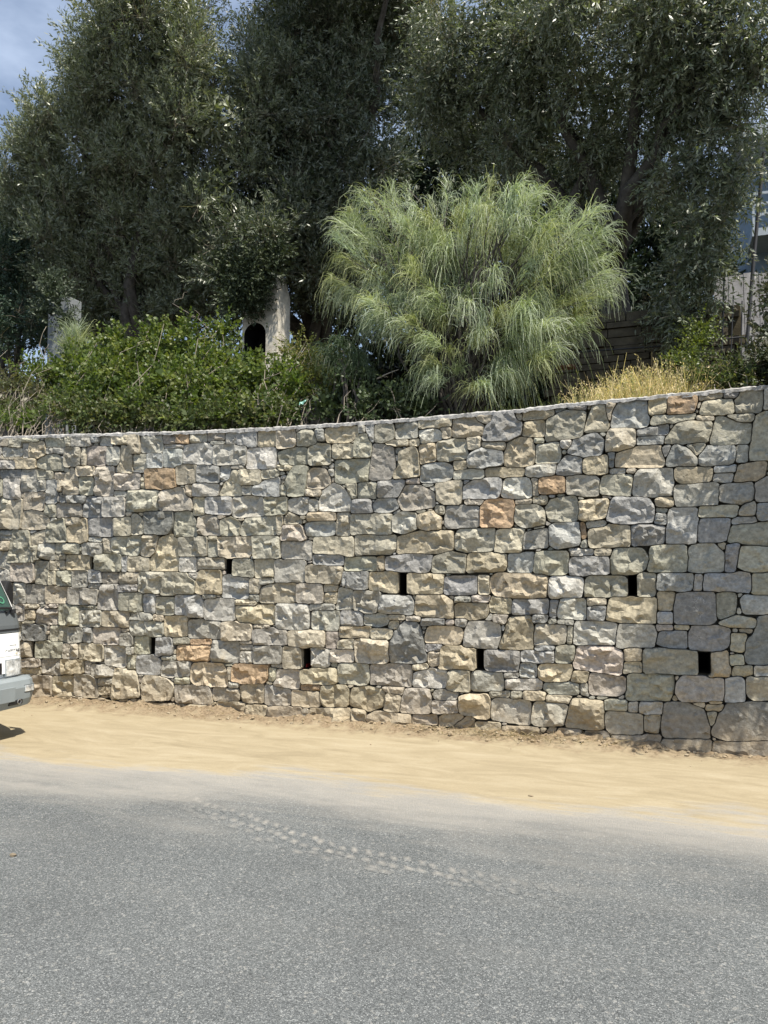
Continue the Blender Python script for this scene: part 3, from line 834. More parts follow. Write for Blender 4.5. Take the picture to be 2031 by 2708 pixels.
# ---------------------------------------------------------------- road, sand, terrain
def ground_material():
    t = NT("asphalt_and_sand")
    p = t.pos()
    xyz = t.sep(p)
    # chippings
    v = t.n("ShaderNodeTexVoronoi"); t.set(v.inputs['Vector'], t.mix(0.008, p, t.noise(p, 60, 2, out='Color'), 'ADD')); v.inputs['Scale'].default_value = 190
    g = t.sep(v.outputs['Color'])[0]
    v2 = t.n("ShaderNodeTexVoronoi"); t.set(v2.inputs['Vector'], p); v2.inputs['Scale'].default_value = 85
    g2 = t.sep(v2.outputs['Color'])[1]
    base = t.ramp(g, [(0.0, (0.080, 0.087, 0.088)), (0.35, (0.131, 0.140, 0.141)), (0.8, (0.183, 0.193, 0.192)), (1.0, (0.31, 0.318, 0.312))])
    base = t.mix(t.maprange(g2, 0.94, 0.97, 0, 0.45), base, (0.40, 0.39, 0.36))
    base = t.mix(1.0, base, t.maprange(t.noise(p, 1.1, 5, 0.6), 0.3, 0.7, 0.88, 1.12), 'MULTIPLY')
    base = t.mix(1.0, base, t.maprange(v.outputs['Distance'], 0.2, 0.75, 1.12, 0.62), 'MULTIPLY')
    # sand swept along the foot of the wall and thinning out over the road
    d = t.math('MULTIPLY', xyz[1], -1.0)
    sc_ = t.scaled(p, (0.35, 1.0, 1.0))
    wob = t.maprange(t.noise(sc_, 1.3, 4, 0.55), 0.25, 0.75, -0.42, 0.42)
    fin = t.maprange(t.noise(t.scaled(p, (0.22, 1.0, 1.0)), 9.0, 5, 0.7), 0.25, 0.75, -0.24, 0.24)
    left = t.maprange(xyz[0], -5.2, -1.9, 0.32, 0.0)
    dd = t.math('SUBTRACT', t.math('ADD', t.math('ADD', d, wob), fin), left)
    sand = t.maprange(dd, 1.55, 1.98, 1.0, 0.0, True)
    dust = t.maprange(dd, 1.75, 3.0, 0.85, 0.0, True)
    far = t.math('MULTIPLY', t.maprange(t.noise(sc_, 2.1, 5, 0.65), 0.50, 0.72, 0.0, 0.30), t.maprange(d, 2.2, 4.2, 1.0, 0.12))
    pr = t.sep(t.attr())[0]
    ex = t.math('MULTIPLY', pr, t.maprange(t.noise(p, 26, 4, 0.7), 0.3, 0.62, 0.6, 1.15))
    dust = t.math('ADD', t.math('ADD', dust, far), ex, True)
    grain = t.maprange(g, 0.0, 1.0, 1.25, 0.70)
    dust = t.math('MULTIPLY', dust, grain, True)
    sw = t.noise(t.scaled(p, (0.5, 1.6, 1)), 2.6, 5, 0.65, dist=1.4)
    sandc = t.ramp(sw, [(0.28, (0.245, 0.202, 0.130)), (0.5, (0.300, 0.250, 0.163)), (0.72, (0.35, 0.298, 0.205))])
    sandc = t.mix(1.0, sandc, t.maprange(t.noise(p, 130, 3, 0.7), 0.25, 0.75, 0.86, 1.12), 'MULTIPLY')
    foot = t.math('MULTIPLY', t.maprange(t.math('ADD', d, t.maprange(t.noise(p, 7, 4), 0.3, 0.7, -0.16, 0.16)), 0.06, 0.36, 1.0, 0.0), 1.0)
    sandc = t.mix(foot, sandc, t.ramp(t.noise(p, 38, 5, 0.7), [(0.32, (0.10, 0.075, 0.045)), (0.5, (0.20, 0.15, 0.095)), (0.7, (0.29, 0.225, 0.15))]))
    c = t.mix(dust, base, (0.33, 0.31, 0.275))
    c = t.mix(sand, c, sandc)
    h = t.mix(sand, t.math('MULTIPLY', v.outputs['Distance'], -1.0), t.math('MULTIPLY', t.noise(t.scaled(p, (0.6, 1.6, 1)), 14, 6, 0.7, dist=0.8), 1.2))
    b = t.bump(h, 0.85, 0.006)
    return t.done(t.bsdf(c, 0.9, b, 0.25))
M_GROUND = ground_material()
M_SOIL = plain("dry_soil", (0.055, 0.047, 0.030), 0.95, 0.1, var=0.4, scale=5, bump=0.6)

gx = np.concatenate([np.linspace(-60, -10, 10), np.linspace(-9.5, 3, 40), np.linspace(4, 60, 10)])
gy = np.concatenate([np.linspace(-60, -12, 6), np.linspace(-11, 0.3, 40)])
X, Y = np.meshgrid(gx, gy)
def grid_faces(nx, ny):
    i, j = np.meshgrid(np.arange(nx - 1), np.arange(ny - 1))
    a = (j * nx + i).ravel()
    return np.stack([a, a + 1, a + nx + 1, a + nx], 1)
V = np.stack([X.ravel(), Y.ravel(), np.zeros(X.size)], 1)
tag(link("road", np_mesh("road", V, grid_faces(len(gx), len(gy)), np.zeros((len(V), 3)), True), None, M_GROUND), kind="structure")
tag(link("ground", np_mesh("ground", [(-500, -500, -.05), (500, -500, -.05), (500, 500, -.05), (-500, 500, -.05)], np.array([[0, 1, 2, 3]])), None, M_SOIL), kind="structure")

# the sand lies a little proud of the asphalt and heaps up against the stones
from mathutils import noise as mnoise
def fbm(x, y, s, o=3):
    return mnoise.fractal(Vector((x * s, y * s, 3.7)), 1.0, 2.0, o)
def heap_z(x, y):
    d = -y
    hgt = 0.065 + 0.05 * fbm(x, 0, 1.7) + (0.0 if x < 0.0 else -0.13 * min(1, x / 0.25))
    heap = max(0.0, hgt) * max(0.0, 1 - d / (0.27 + 0.08 * fbm(x, 5, 2.3))) ** 1.4
    return 0.004 + max(0, 0.004 * fbm(x, y, 3.0)) + heap * (1 + 0.45 * fbm(x, y, 14.0)) + (0.026 * max(0, fbm(x, y, 24.0)) * (1 - d / .35) if d < .35 else 0)
gx = np.arange(-9.2, 3.2, 0.045); gy = np.concatenate([np.arange(-2.0, -0.5, 0.07), np.arange(-0.48, 0.045, 0.022)])
X, Y = np.meshgrid(gx, gy); Z = np.zeros_like(X)
for j in range(X.shape[0]):
    for i in range(X.shape[1]):
        x, y = X[j, i], Y[j, i]
        d = -y
        Z[j, i] = heap_z(x, y) if y > -1.93 else -0.003
V = np.stack([X.ravel(), Y.ravel(), Z.ravel()], 1)
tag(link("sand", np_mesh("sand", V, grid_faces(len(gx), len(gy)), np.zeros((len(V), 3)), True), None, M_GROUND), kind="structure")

# prints of a dusty tyre crossing the lane
pv, pf, pc = [], [], []
def print_block(c, u, w, l, h, skew, s):
    k = len(pv); n = 10
    zc = 0.0024 + 0.0009 * ((k // 11) % 3)
    pv.append((c[0], c[1], zc)); pc.append((s, 0, 0))
    for i in range(n):
        a = 2 * math.pi * i / n
        q = rng.uniform(0.75, 1.2)
        a1 = l * math.copysign(abs(math.cos(a)) ** 0.7, math.cos(a)) * q; b1 = h * math.copysign(abs(math.sin(a)) ** 0.7, math.sin(a)) * q
        a1 += skew * b1
        pv.append((c[0] + u[0] * a1 + w[0] * b1, c[1] + u[1] * a1 + w[1] * b1, 0.0006 + zc * 0.2)); pc.append((0.0, 0, 0))
    for i in range(n):
        pf.append((k, k + 1 + i, k + 1 + (i + 1) % n))
TR = [at_z(x * 1.22423, y * 1.22423, 0) for x, y in ((370, 1722), (505, 1765), (600, 1795), (700, 1832), (830, 1858), (960, 1884), (1100, 1915), (1230, 1940))]
TR = np.array(TR)[:, :2]
Ls = np.concatenate([[0], np.cumsum(np.hypot(*np.diff(TR, axis=0).T))])
s = 0.0
while s < Ls[-1]:
    c = np.array([np.interp(s, Ls, TR[:, 0]), np.interp(s, Ls, TR[:, 1])])
    c2 = np.array([np.interp(s + .02, Ls, TR[:, 0]), np.interp(s + .02, Ls, TR[:, 1])])
    u = (c2 - c) / (np.linalg.norm(c2 - c) + 1e-9); w = np.array([-u[1], u[0]])
    fade = np.interp(s / Ls[-1], [0, .12, .3, .75, .85, 1], [.2, .5, 1, 1, .5, .1])
    print_block(c + w * 0.055 + rng.normal(0, .010, 2), u, w, 0.030, 0.042, -0.6, 1.0 * fade * rng.uniform(.55, 1.1))
    print_block(c - w * 0.045 + u * .04 + rng.normal(0, .008, 2), u, w, 0.038, 0.034, -0.5, .9 * fade * rng.uniform(.5, 1.1))
    if rng.random() < .55: print_block(c - w * 0.12 + rng.normal(0, .02, 2), u, w, 0.05, 0.03, -0.5, 0.6 * fade * rng.uniform(.4, 1.0))
    s += 0.082
tag(link("dust_prints", np_mesh("dust_prints", pv, np.array(pf), pc), None, M_GROUND), kind="structure")

# clods and chips of stone fallen along the foot of the wall
VV, FF, CC, k = [], [], [], 0
import bmesh
_b = bmesh.new(); bmesh.ops.create_icosphere(_b, subdivisions=1, radius=1.0)
ICO_V = np.array([v.co[:] for v in _b.verts]); ICO_F = np.array([[v.index for v in f.verts] for f in _b.faces]); _b.free()
for _ in range(220):
    x = rng.uniform(-7.6, 0.7); d = abs(rng.normal(0.02, 0.10)) + 0.02
    if rng.random() < 0.06: d = rng.uniform(0.2, 0.7)
    r = rng.uniform(0.006, 0.022) * (1.7 if rng.random() < .06 else 1) * (0.6 if d > .25 else 1)
    z = heap_z(x, -d)
    M = ICO_V * (1 + rng.normal(0, .22, ICO_V.shape)) * np.array([1, .9, .7]) * r
    VV.append(M + np.array([x, -d, z + r * .3])); FF.append(ICO_F + k); k += len(M)
    CC.append(np.tile(np.array([(.30, .235, .155), (.26, .21, .15), (.33, .29, .22)][rng.integers(3)]) * rng.uniform(.7, 1.2), (len(M), 1)))
tag(link("rubble", np_mesh("rubble", np.vstack(VV), np.vstack(FF), np.vstack(CC)), None, M_STONE), kind="stuff")

# a few loose dark chippings on the road
for n_, (px, py) in enumerate(((1147, 1722), (28, 1850))):
    q = at_z(px * 1.22423, py * 1.22423, 0)
    M = ICO_V * (1 + rng.normal(0, .2, ICO_V.shape)) * np.array([.022, .016, .011])
    o = link("pebble", np_mesh("pebble", M, ICO_F, np.tile((.06, .06, .055), (len(M), 1))), None, M_STONE)
    o.location = (q[0], q[1], 0.007)
    tag(o, ("small dark pebble lying alone where the sand thins out in front of the wall", "small dark pebble on the bare asphalt near the left edge of the road")[n_], "pebble", "loose pebbles on the road")

# ground of the terrace behind the wall, and the hillside beyond
def terrace_z(x, y):
    t = float(top_z(np.clip(x, -9, 3)))
    return t - 0.07 + 0.03 * max(0, y) + 0.10 * max(0, y - 1.0) + 0.05 * fbm(x, y, .8)
gx = np.arange(-26, 16, 0.4); gy = np.concatenate([[0.3], np.arange(0.47, 8.6, 0.4)])
X, Y = np.meshgrid(gx, gy)
Z = np.array([[terrace_z(x, y) for x in gx] for y in gy])
tag(link("terrace_ground", np_mesh("terrace_ground", np.stack([X.ravel(), Y.ravel(), Z.ravel()], 1), grid_faces(len(gx), len(gy)), None, True), None, M_SOIL), kind="structure")
gx = np.concatenate([np.linspace(-300, -30, 12), np.arange(-28, 18, 1.0), np.linspace(20, 300, 12)]); gy = np.concatenate([np.arange(8.2, 20, 0.6), np.linspace(21, 300, 14)])
X, Y = np.meshgrid(gx, gy)
def hill_z(x, y):
    t = min(1, max(0, (y - 8.3) / 5.5)); t = t * t * (3 - 2 * t)
    return 3.2 + t * 4.3 + 0.5 * fbm(x, y, .25) + max(0, y - 14) * 0.03
Z = np.array([[hill_z(x, y) for x in gx] for y in gy])
tag(link("hillside", np_mesh("hillside", np.stack([X.ravel(), Y.ravel(), Z.ravel()], 1), grid_faces(len(gx), len(gy)), None, True), None, M_SOIL), kind="structure")
# ---------------------------------------------------------------- the light truck at the left edge
M_WHITE = plain("white_paint", (0.78, 0.79, 0.78), 0.32, 0.5, var=0.02)
M_GREYPL = plain("grey_plastic", (0.20, 0.225, 0.235), 0.55, 0.4, var=0.05, bump=0.15)
M_COWL = plain("dark_grey_panel", (0.095, 0.105, 0.11), 0.45, 0.4, var=0.04)
M_BLACK = plain("black_plastic", (0.016, 0.016, 0.017), 0.5, 0.35, var=0.1)
M_RUBBER = plain("rubber", (0.022, 0.021, 0.020), 0.85, 0.2, var=0.2, scale=30)
M_STEEL = plain("steel", (0.45, 0.45, 0.45), 0.35, 0.5, metal=0.9, var=0.1)
M_GOLD = plain("gold_print", (0.42, 0.30, 0.10), 0.5, 0.4)
M_PRINT = plain("dark_print", (0.05, 0.05, 0.055), 0.5, 0.4)
M_PALEPR = plain("pale_grey_print", (0.55, 0.57, 0.57), 0.5, 0.4)
M_GREENPR = plain("green_print", (0.06, 0.20, 0.12), 0.5, 0.4)
def glass_material():
    t = NT("windscreen_glass")
    return t.done(t.bsdf((0.03, 0.062, 0.052), 0.05, None, 0.6))
def lamp_material():
    t = NT("lamp_glass"); p = t.pos()
    c = t.ramp(t.noise(p, 16, 3), [(0.35, (0.28, 0.29, 0.29)), (0.62, (0.82, 0.83, 0.82))])
    return t.done(t.bsdf(c, 0.18, t.bump(t.noise(p, 22, 2), 0.5, 0.02), 0.7, 0.35))
M_GLASS, M_LAMP = glass_material(), lamp_material()

# local axes: +X is the front, Y runs from the wall side (0) to the road side (-W), Z up
VX, VY, VW = -5.62, -1.35, 1.72
van = tag(empty("small_truck", (VX, VY, 0)), "white light truck with grey bumper parked close to the wall", "truck")
def front_x(z):
    return float(np.interp(z, [0.30, 0.62, 1.02, 1.20, 1.98], [-0.02, 0.0, -0.035, -0.10, -0.62]))
def inset(y):
    e = min(-y, VW + y)
    return 0.15 * max(0.0, 1 - e / 0.17) ** 2.2
ys = sorted({*[-v for v in (0, .012, .03, .055, .085, .12, .17)], *[-VW + v for v in (0, .012, .03, .055, .085, .12, .17)], -0.6, -1.1})
def sheet(mbb, z0, z1, y0, y1, off=0.0, n=5, thick=0.012):
    """piece of the cab's front following its curve"""
    yy = sorted({y0, y1, *[q for q in ys if y0 < q < y1]})
    zz = np.linspace(z0, z1, n)
    k = len(mbb.v); ny = len(yy)
    for o in (off, off - thick):
        for z in zz:
            for y in yy:
                mbb.v.append((front_x(z) - inset(y) + o, y, float(z)))
    m = n * ny
    for j in range(n - 1):
        for i in range(ny - 1):
            a = k + j * ny + i
            mbb.f.append((a, a + 1, a + ny + 1, a + ny)); mbb.f.append((a + m, a + m + ny, a + m + ny + 1, a + m + 1))
    for i in range(ny - 1):
        for a in (k + i, k + (n - 1) * ny + i):
            mbb.f.append((a, a + 1, a + 1 + m, a + m))
    for j in range(n - 1):
        for a in (k + j * ny, k + j * ny + ny - 1):
            mbb.f.append((a, a + ny, a + ny + m, a + m))
    return mbb
# cab shell
cb = MB()
zs_ = [0.45, 0.62, 0.82, 1.02, 1.20, 1.5, 1.8, 1.95, 2.02]
kk = 0
ny = len(ys)
for z in zs_:
    for y in ys:
        top = 0.05 if z > 2.0 else 0.0
        cb.v.append((front_x(min(z, 1.98)) - inset(y) - 0.02 - top, y, z))
    for y in ys:
        cb.v.append((-1.62, y, z))
row = 2 * ny
for j in range(len(zs_) - 1):
    for i in range(ny - 1):
        a = j * row + i
        cb.f.append((a, a + 1, a + row + 1, a + row))
        a += ny
        cb.f.append((a, a + row, a + row + 1, a + 1))
    for a, b in ((j * row, j * row + ny), (j * row + ny - 1, j * row + 2 * ny - 1)):
        cb.f.append((a, b, b + row, a + row))
j = (len(zs_) - 1) * row
for i in range(ny - 1):
    cb.f.append((j + i, j + i + 1, j + ny + i + 1, j + ny + i))
    cb.f.append((i, i + ny, i + ny + 1, i + 1))
cab = cb.build("cab", M_WHITE, van)
# front: windscreen, pillars left of white shell, cowl, panel
sheet(MB(), 1.17, 1.84, -VW + 0.16, -0.155, 0.004, 7).build("windscreen", M_GLASS, van)
sheet(MB(), 1.165, 1.86, -VW + 0.142, -VW + 0.158, 0.002, 7).build("windscreen_seal", M_BLACK, van)
sheet(MB(), 1.165, 1.86, -0.153, -0.138, 0.002, 7).build("windscreen_seal", M_BLACK, van)
sheet(MB(), 0.965, 1.160, -VW + 0.01, -0.012, 0.010, 4).build("cowl", M_COWL, van)
sheet(MB(), 0.988, 0.999, -VW + 0.1, -0.06, 0.016, 2, 0.01).build("cowl_slot", M_BLACK, van)
pan = sheet(MB(), 0.60, 0.958, -VW + 0.008, -0.008, 0.008, 5).build("front_panel", M_WHITE, van)
sheet(MB(), 0.752, 0.756, -VW + 0.05, -0.03, 0.0105, 2, 0.003).build("panel_joint", M_PALEPR, pan)
hatch = sheet(MB(), 0.852, 0.915, -0.235, -0.165, 0.0125, 2, 0.004).build("cap_cover", M_WHITE, pan)
for (z0, z1, y0, y1) in ((.849, .852, -.238, -.162), (.915, .918, -.238, -.162), (.849, .918, -.238, -.235), (.849, .918, -.165, -.162)):
    sheet(MB(), z0, z1, y0, y1, 0.0115, 2, 0.003).build("cover_joint", M_PALEPR, pan)
def text(body, size, y, z, mat, name="lettering", off=0.014, parent=van):
    cu = bpy.data.curves.new(name, 'FONT')
    cu.body = body; cu.size = size; cu.extrude = 0.0015; cu.align_x = 'RIGHT'
    cu.materials.append(mat)
    tmp = bpy.data.objects.new("lettering_curve", cu); COL.objects.link(tmp)
    bpy.context.view_layer.update()
    me = bpy.data.meshes.new_from_object(tmp.evaluated_get(bpy.context.evaluated_depsgraph_get()))
    bpy.data.objects.remove(tmp)
    o = link(name, me, parent)
    o.rotation_euler = (R(90), 0, R(90))
    o.location = (front_x(z) - inset(y - 0.02) + off, y, z)
    return o
text("CABSTAR", 0.040, -0.118, 0.785, M_PRINT, off=0.010)
text("2.5", 0.020, -0.150, 0.765, M_GOLD, off=0.010)
st = MB()
n = 18
for k_ in range(n):
    a0, a1 = 2 * math.pi * k_ / n, 2 * math.pi * (k_ + 1) / n
    q = [(0.030, a0), (0.030, a1), (0.025, a1), (0.025, a0)]
    st.add([(front_x(.90) - 0.024 + 0.012, -0.105 + r_ * math.cos(a), 0.905 + r_ * math.sin(a)) for r_, a in q], [(0, 1, 2, 3)])
st.build("round_emblem", M_PALEPR, van)
st = MB()
for k_ in range(n):
    a0, a1 = 2 * math.pi * k_ / n, 2 * math.pi * (k_ + 1) / n
    q = [(0.034, a0), (0.034, a1), (0.022, a1), (0.022, a0)]
    P_ = [(0, -0.235 + r_ * math.cos(a), 1.262 + r_ * math.sin(a)) for r_, a in q]
    st.add([(front_x(z) + 0.008 - inset(y), y, z) for _, y, z in P_], [(0, 1, 2, 3)])
st.build("round_sticker", M_GREENPR, van)
# headlights
for s_ in (0, 1):
    y0, y1 = ((-0.29, -0.045), (-VW + 0.045, -VW + 0.29))[s_]
    hl = sheet(MB(), 0.575, 0.715, y0, y1, 0.016, 4, 0.03).build("headlight", M_LAMP, van)
    sheet(MB(), 0.570, 0.722, y0 - 0.006, y0, 0.012, 2, 0.02).build("lamp_surround", M_GREYPL, hl)
    sheet(MB(), 0.715, 0.722, y0, y1, 0.012, 2, 0.02).build("lamp_surround", M_GREYPL, hl)
    ya, yb = ((-0.042, -0.003), (-VW + 0.003, -VW + 0.042))[s_]
    sheet(MB(), 0.575, 0.755, ya, yb, 0.012, 4, 0.02).build("indicator", M_PALEPR, van)
sheet(MB(), 0.60, 0.70, -VW + 0.34, -0.34, 0.015, 3, 0.02).build("grille", M_BLACK, van)
# bumper: rounded box that sticks out past the cab
bp = MB()
prof = [(0.0, 0.315), (0.10, 0.295), (0.125, 0.36), (0.135, 0.47), (0.115, 0.535), (0.07, 0.555), (-0.02, 0.557), (-0.02, 0.315)]
yb = [0.035, 0.028, 0.0, -0.05, -0.12, -0.22, -0.4, -0.86]
yb = yb + [-VW - q for q in yb[::-1]]
for y in yb:
    e = min(0.035 - y, VW + y + 0.035)
    back = 0.20 * max(0.0, 1 - e / 0.15) ** 2.0
    sq = 1.0 - 0.10 * max(0.0, 1 - e / 0.05)
    for (x, z) in prof:
        bp.v.append((x - back if x > 0 else x - 0.16 * (e < .001), y, 0.43 + (z - 0.43) * sq + max(0.0, 1 - e / 0.3) * 0.02 * (z < .4)))
m = len(prof)
for i in range(len(yb) - 1):
    for k_ in range(m):
        a = i * m + k_; b = i * m + (k_ + 1) % m
        bp.f.append((a, b, b + m, a + m))
bp.f.append(tuple(range(m))); bp.f.append(tuple(range((len(yb) - 1) * m, len(yb) * m)))
bump = bp.build("bumper", M_GREYPL, van, bevel=0.012, smooth=False)
for y0, y1 in ((-0.185, -0.085), (-VW + 0.085, -VW + 0.185)):
    MB().box(0.085, y0 - .012, 0.418, 0.131, y1 + .012, 0.492).build("fog_lamp_surround", M_COWL, bump, 0.004)
    MB().box(0.10, y0, 0.428, 0.1385, y1, 0.484).build("fog_lamp", M_LAMP, bump, 0.006)
MB().box(0.10, -0.62, 0.36, 0.139, -0.30, 0.49).build("number_panel", M_GREYPL, bump, 0.004)
MB().box(0.08, -0.36, 0.325, 0.129, -0.20, 0.372).build("tow_recess", M_BLACK, bump, 0.01)
MB().tube([(0.135, -0.25 + 0.02 * math.cos(a), 0.35 + 0.02 * math.sin(a)) for a in np.linspace(0, 2 * math.pi, 12)], 0.004, 5, False).build("tow_eye", M_STEEL, bump)
# wiper and mirror
MB().tube([(front_x(1.15) + 0.03, -0.25, 1.15), (front_x(1.19) + 0.035, -0.18, 1.185), (front_x(1.17) + 0.03, -0.75, 1.21)], 0.012, 6).build("wiper", M_BLACK, van)
MB().tube([(front_x(1.15) + 0.02, -0.165, 1.135), (front_x(1.17) + 0.025, -0.165, 1.175)], 0.028, 8).build("wiper_pivot", M_BLACK, van)
mr = MB()
mp_ = [(0.02, 1.17), (0.06, 1.15), (0.085, 1.22), (0.08, 1.35), (0.045, 1.43), (0.0, 1.44), (-0.03, 1.34)]
mr.prism(mp_, 0, -0.40, -0.30)
mirror = mr.build("mirror", M_BLACK, van, 0.02)
MB().tube([(-0.42, -0.03, 1.42), (-0.36, 0.03, 1.40)], 0.012, 6).build("mirror_arm", M_BLACK, mirror)
mr = MB(); mr.prism([(-y - VW, z) for y, z in mp_], 0, -0.40, -0.30)
mirror = mr.build("mirror", M_BLACK, van, 0.02)
# doors with windows, wheels, chassis, load bed
for y, sgn in ((0.0, 1), (-VW, -1)):
    MB().prism([(-0.30, 1.19), (-0.66, 1.84), (-1.30, 1.84), (-1.30, 1.19)], 1, y - 0.004 * sgn, y + 0.006 * sgn).build("side_window", M_GLASS, van)
    d_ = MB().prism([(-0.22, 0.62), (-0.22, 1.15), (-1.34, 1.15), (-1.34, 0.62)], 1, y - 0.004 * sgn, y + 0.008 * sgn).build("door", M_WHITE, van, 0.004)
    MB().box(-1.28, y, 1.02, -1.12, y + 0.03 * sgn, 1.06).build("handle", M_BLACK, d_, 0.006)
MB().box(-4.2, -VW * .5 - .38, 0.42, -0.4, -VW * .5 + .38, 0.55).build("chassis", M_BLACK, van)
for wx, dbl in ((-0.85, 0), (-3.25, 1)):
    for wy, sgn in ((-0.03, 1), (-VW + 0.03, -1)):
        a = [(0.22, 0.0), (0.315, 0.01), (0.33, 0.05), (0.33, 0.15), (0.315, 0.19), (0.22, 0.2)]
        w_ = MB(); nn = 28
        for k_ in range(nn):
            an = 2 * math.pi * k_ / nn
            for r_, t_ in a:
                w_.v.append((wx + r_ * math.cos(an), wy - sgn * t_, 0.33 + r_ * math.sin(an)))
        for k_ in range(nn):
            for i in range(len(a)):
                p0 = k_ * len(a) + i; p1 = k_ * len(a) + (i + 1) % len(a)
                q0 = ((k_ + 1) % nn) * len(a) + i; q1 = ((k_ + 1) % nn) * len(a) + (i + 1) % len(a)
                w_.f.append((p0, p1, q1, q0))
        wh = w_.build("wheel", M_RUBBER, van)
        r2 = MB(); r2.tube([(wx, wy - sgn * .03, .33), (wx, wy - sgn * .16, .33)], 0.222, 24)
        r2.build("rim", M_STEEL, wh)
bed = MB().box(-4.6, -VW - 0.06, 0.78, -1.72, 0.06, 0.88).build("load_bed", M_GREYPL, van, 0.008)
for (x0, y0, x1, y1) in ((-4.6, 0.02, -1.72, 0.06), (-4.6, -VW - .06, -1.72, -VW - .02), (-4.6, -VW - .02, -4.56, .02), (-1.76, -VW - .02, -1.72, .02)):
    MB().box(x0, y0, 0.883, x1, y1, 1.24).build("side_board", M_WHITE, van, 0.006)
MB().box(-4.58, -VW * .5 - .6, 0.55, -4.4, -VW * .5 + .6, 0.778).build("rear_beam", M_BLACK, van)
# ---------------------------------------------------------------- vegetation
def leaf_material(name, back=(0.20, 0.215, 0.16), backmix=0.65, rough=0.42, trans=0.25, spec=0.45):
    t = NT(name)
    c = t.attr()
    g = t.n("ShaderNodeNewGeometry")
    cc = t.mix(t.math('MULTIPLY', g.outputs['Backfacing'], backmix), c, back)
    s1 = t.bsdf(cc, rough, None, spec)
    tr = t.n("ShaderNodeBsdfTranslucent")
    t.set(tr.inputs[0], t.mix(1.0, c, (1.25, 1.35, 0.6), 'MULTIPLY'))
    m = t.n("ShaderNodeMixShader"); m.inputs[0].default_value = trans
    t.t.links.new(s1, m.inputs[1]); t.t.links.new(tr.outputs[0], m.inputs[2])
    return t.done(m.outputs[0])
M_OLIVE = leaf_material("olive_leaf", (0.26, 0.275, 0.205), 0.65, 0.38, 0.2, 0.5)
M_LEAF = leaf_material("bramble_leaf", (0.12, 0.17, 0.06), 0.5, 0.45, 0.38, 0.35)
M_DARKLEAF = leaf_material("evergreen_leaf", (0.05, 0.075, 0.04), 0.4, 0.5, 0.12, 0.3)
M_STRAND = leaf_material("broom_stem", (0.2, 0.23, 0.12), 0.0, 0.5, 0.30, 0.3)
M_STRAW = leaf_material("dry_grass", (0.4, 0.3, 0.15), 0.0, 0.7, 0.30, 0.2)
M_BARK = plain("bark", (0.085, 0.075, 0.065), 0.9, 0.15, var=0.35, scale=14, bump=0.9)
M_TWIG = plain("dry_twig", (0.27, 0.235, 0.19), 0.85, 0.2, var=0.3, scale=20)

def unit(a):
    return a / (np.linalg.norm(a, axis=-1, keepdims=True) + 1e-9)

def kites(P, dirs, L, W, cols, rnd, curl=0.0):
    """one leaf per point: a four cornered blade with a random roll"""
    n = len(P)
    d = unit(dirs)
    s = unit(np.cross(d, rnd.normal(size=(n, 3))))
    nn = np.cross(s, d)
    L = L[:, None]; W = W[:, None]
    V = np.empty((n, 4, 3))
    V[:, 0] = P
    V[:, 1] = P + d * L * 0.42 + s * W * .5 + nn * L * curl
    V[:, 2] = P + d * L
    V[:, 3] = P + d * L * 0.42 - s * W * .5 + nn * L * curl
    F = np.arange(n * 4).reshape(n, 4)
    C = np.repeat(cols, 4, axis=0)
    return V.reshape(-1, 3), F, C

def blob_list(spec):
    out = []
    for q in spec:
        px, py, y, r = q[:4]
        c = D(px, py, y)
        depth = (c - CAMN) @ AX_F
        rm = r * depth / 1661.0
        out.append((c, rm))
    return out

def clumped(blobs, rnd, n=9, k=.34, off=.80):
    out = []
    for c, r in blobs:
        u = unit(rnd.normal(size=(n, 3)))
        for q in u:
            out.append((c + q * r * off * np.array([1, .85, .95]) * rnd.uniform(.8, 1.15), r * k * rnd.uniform(.8, 1.25)))
    return out

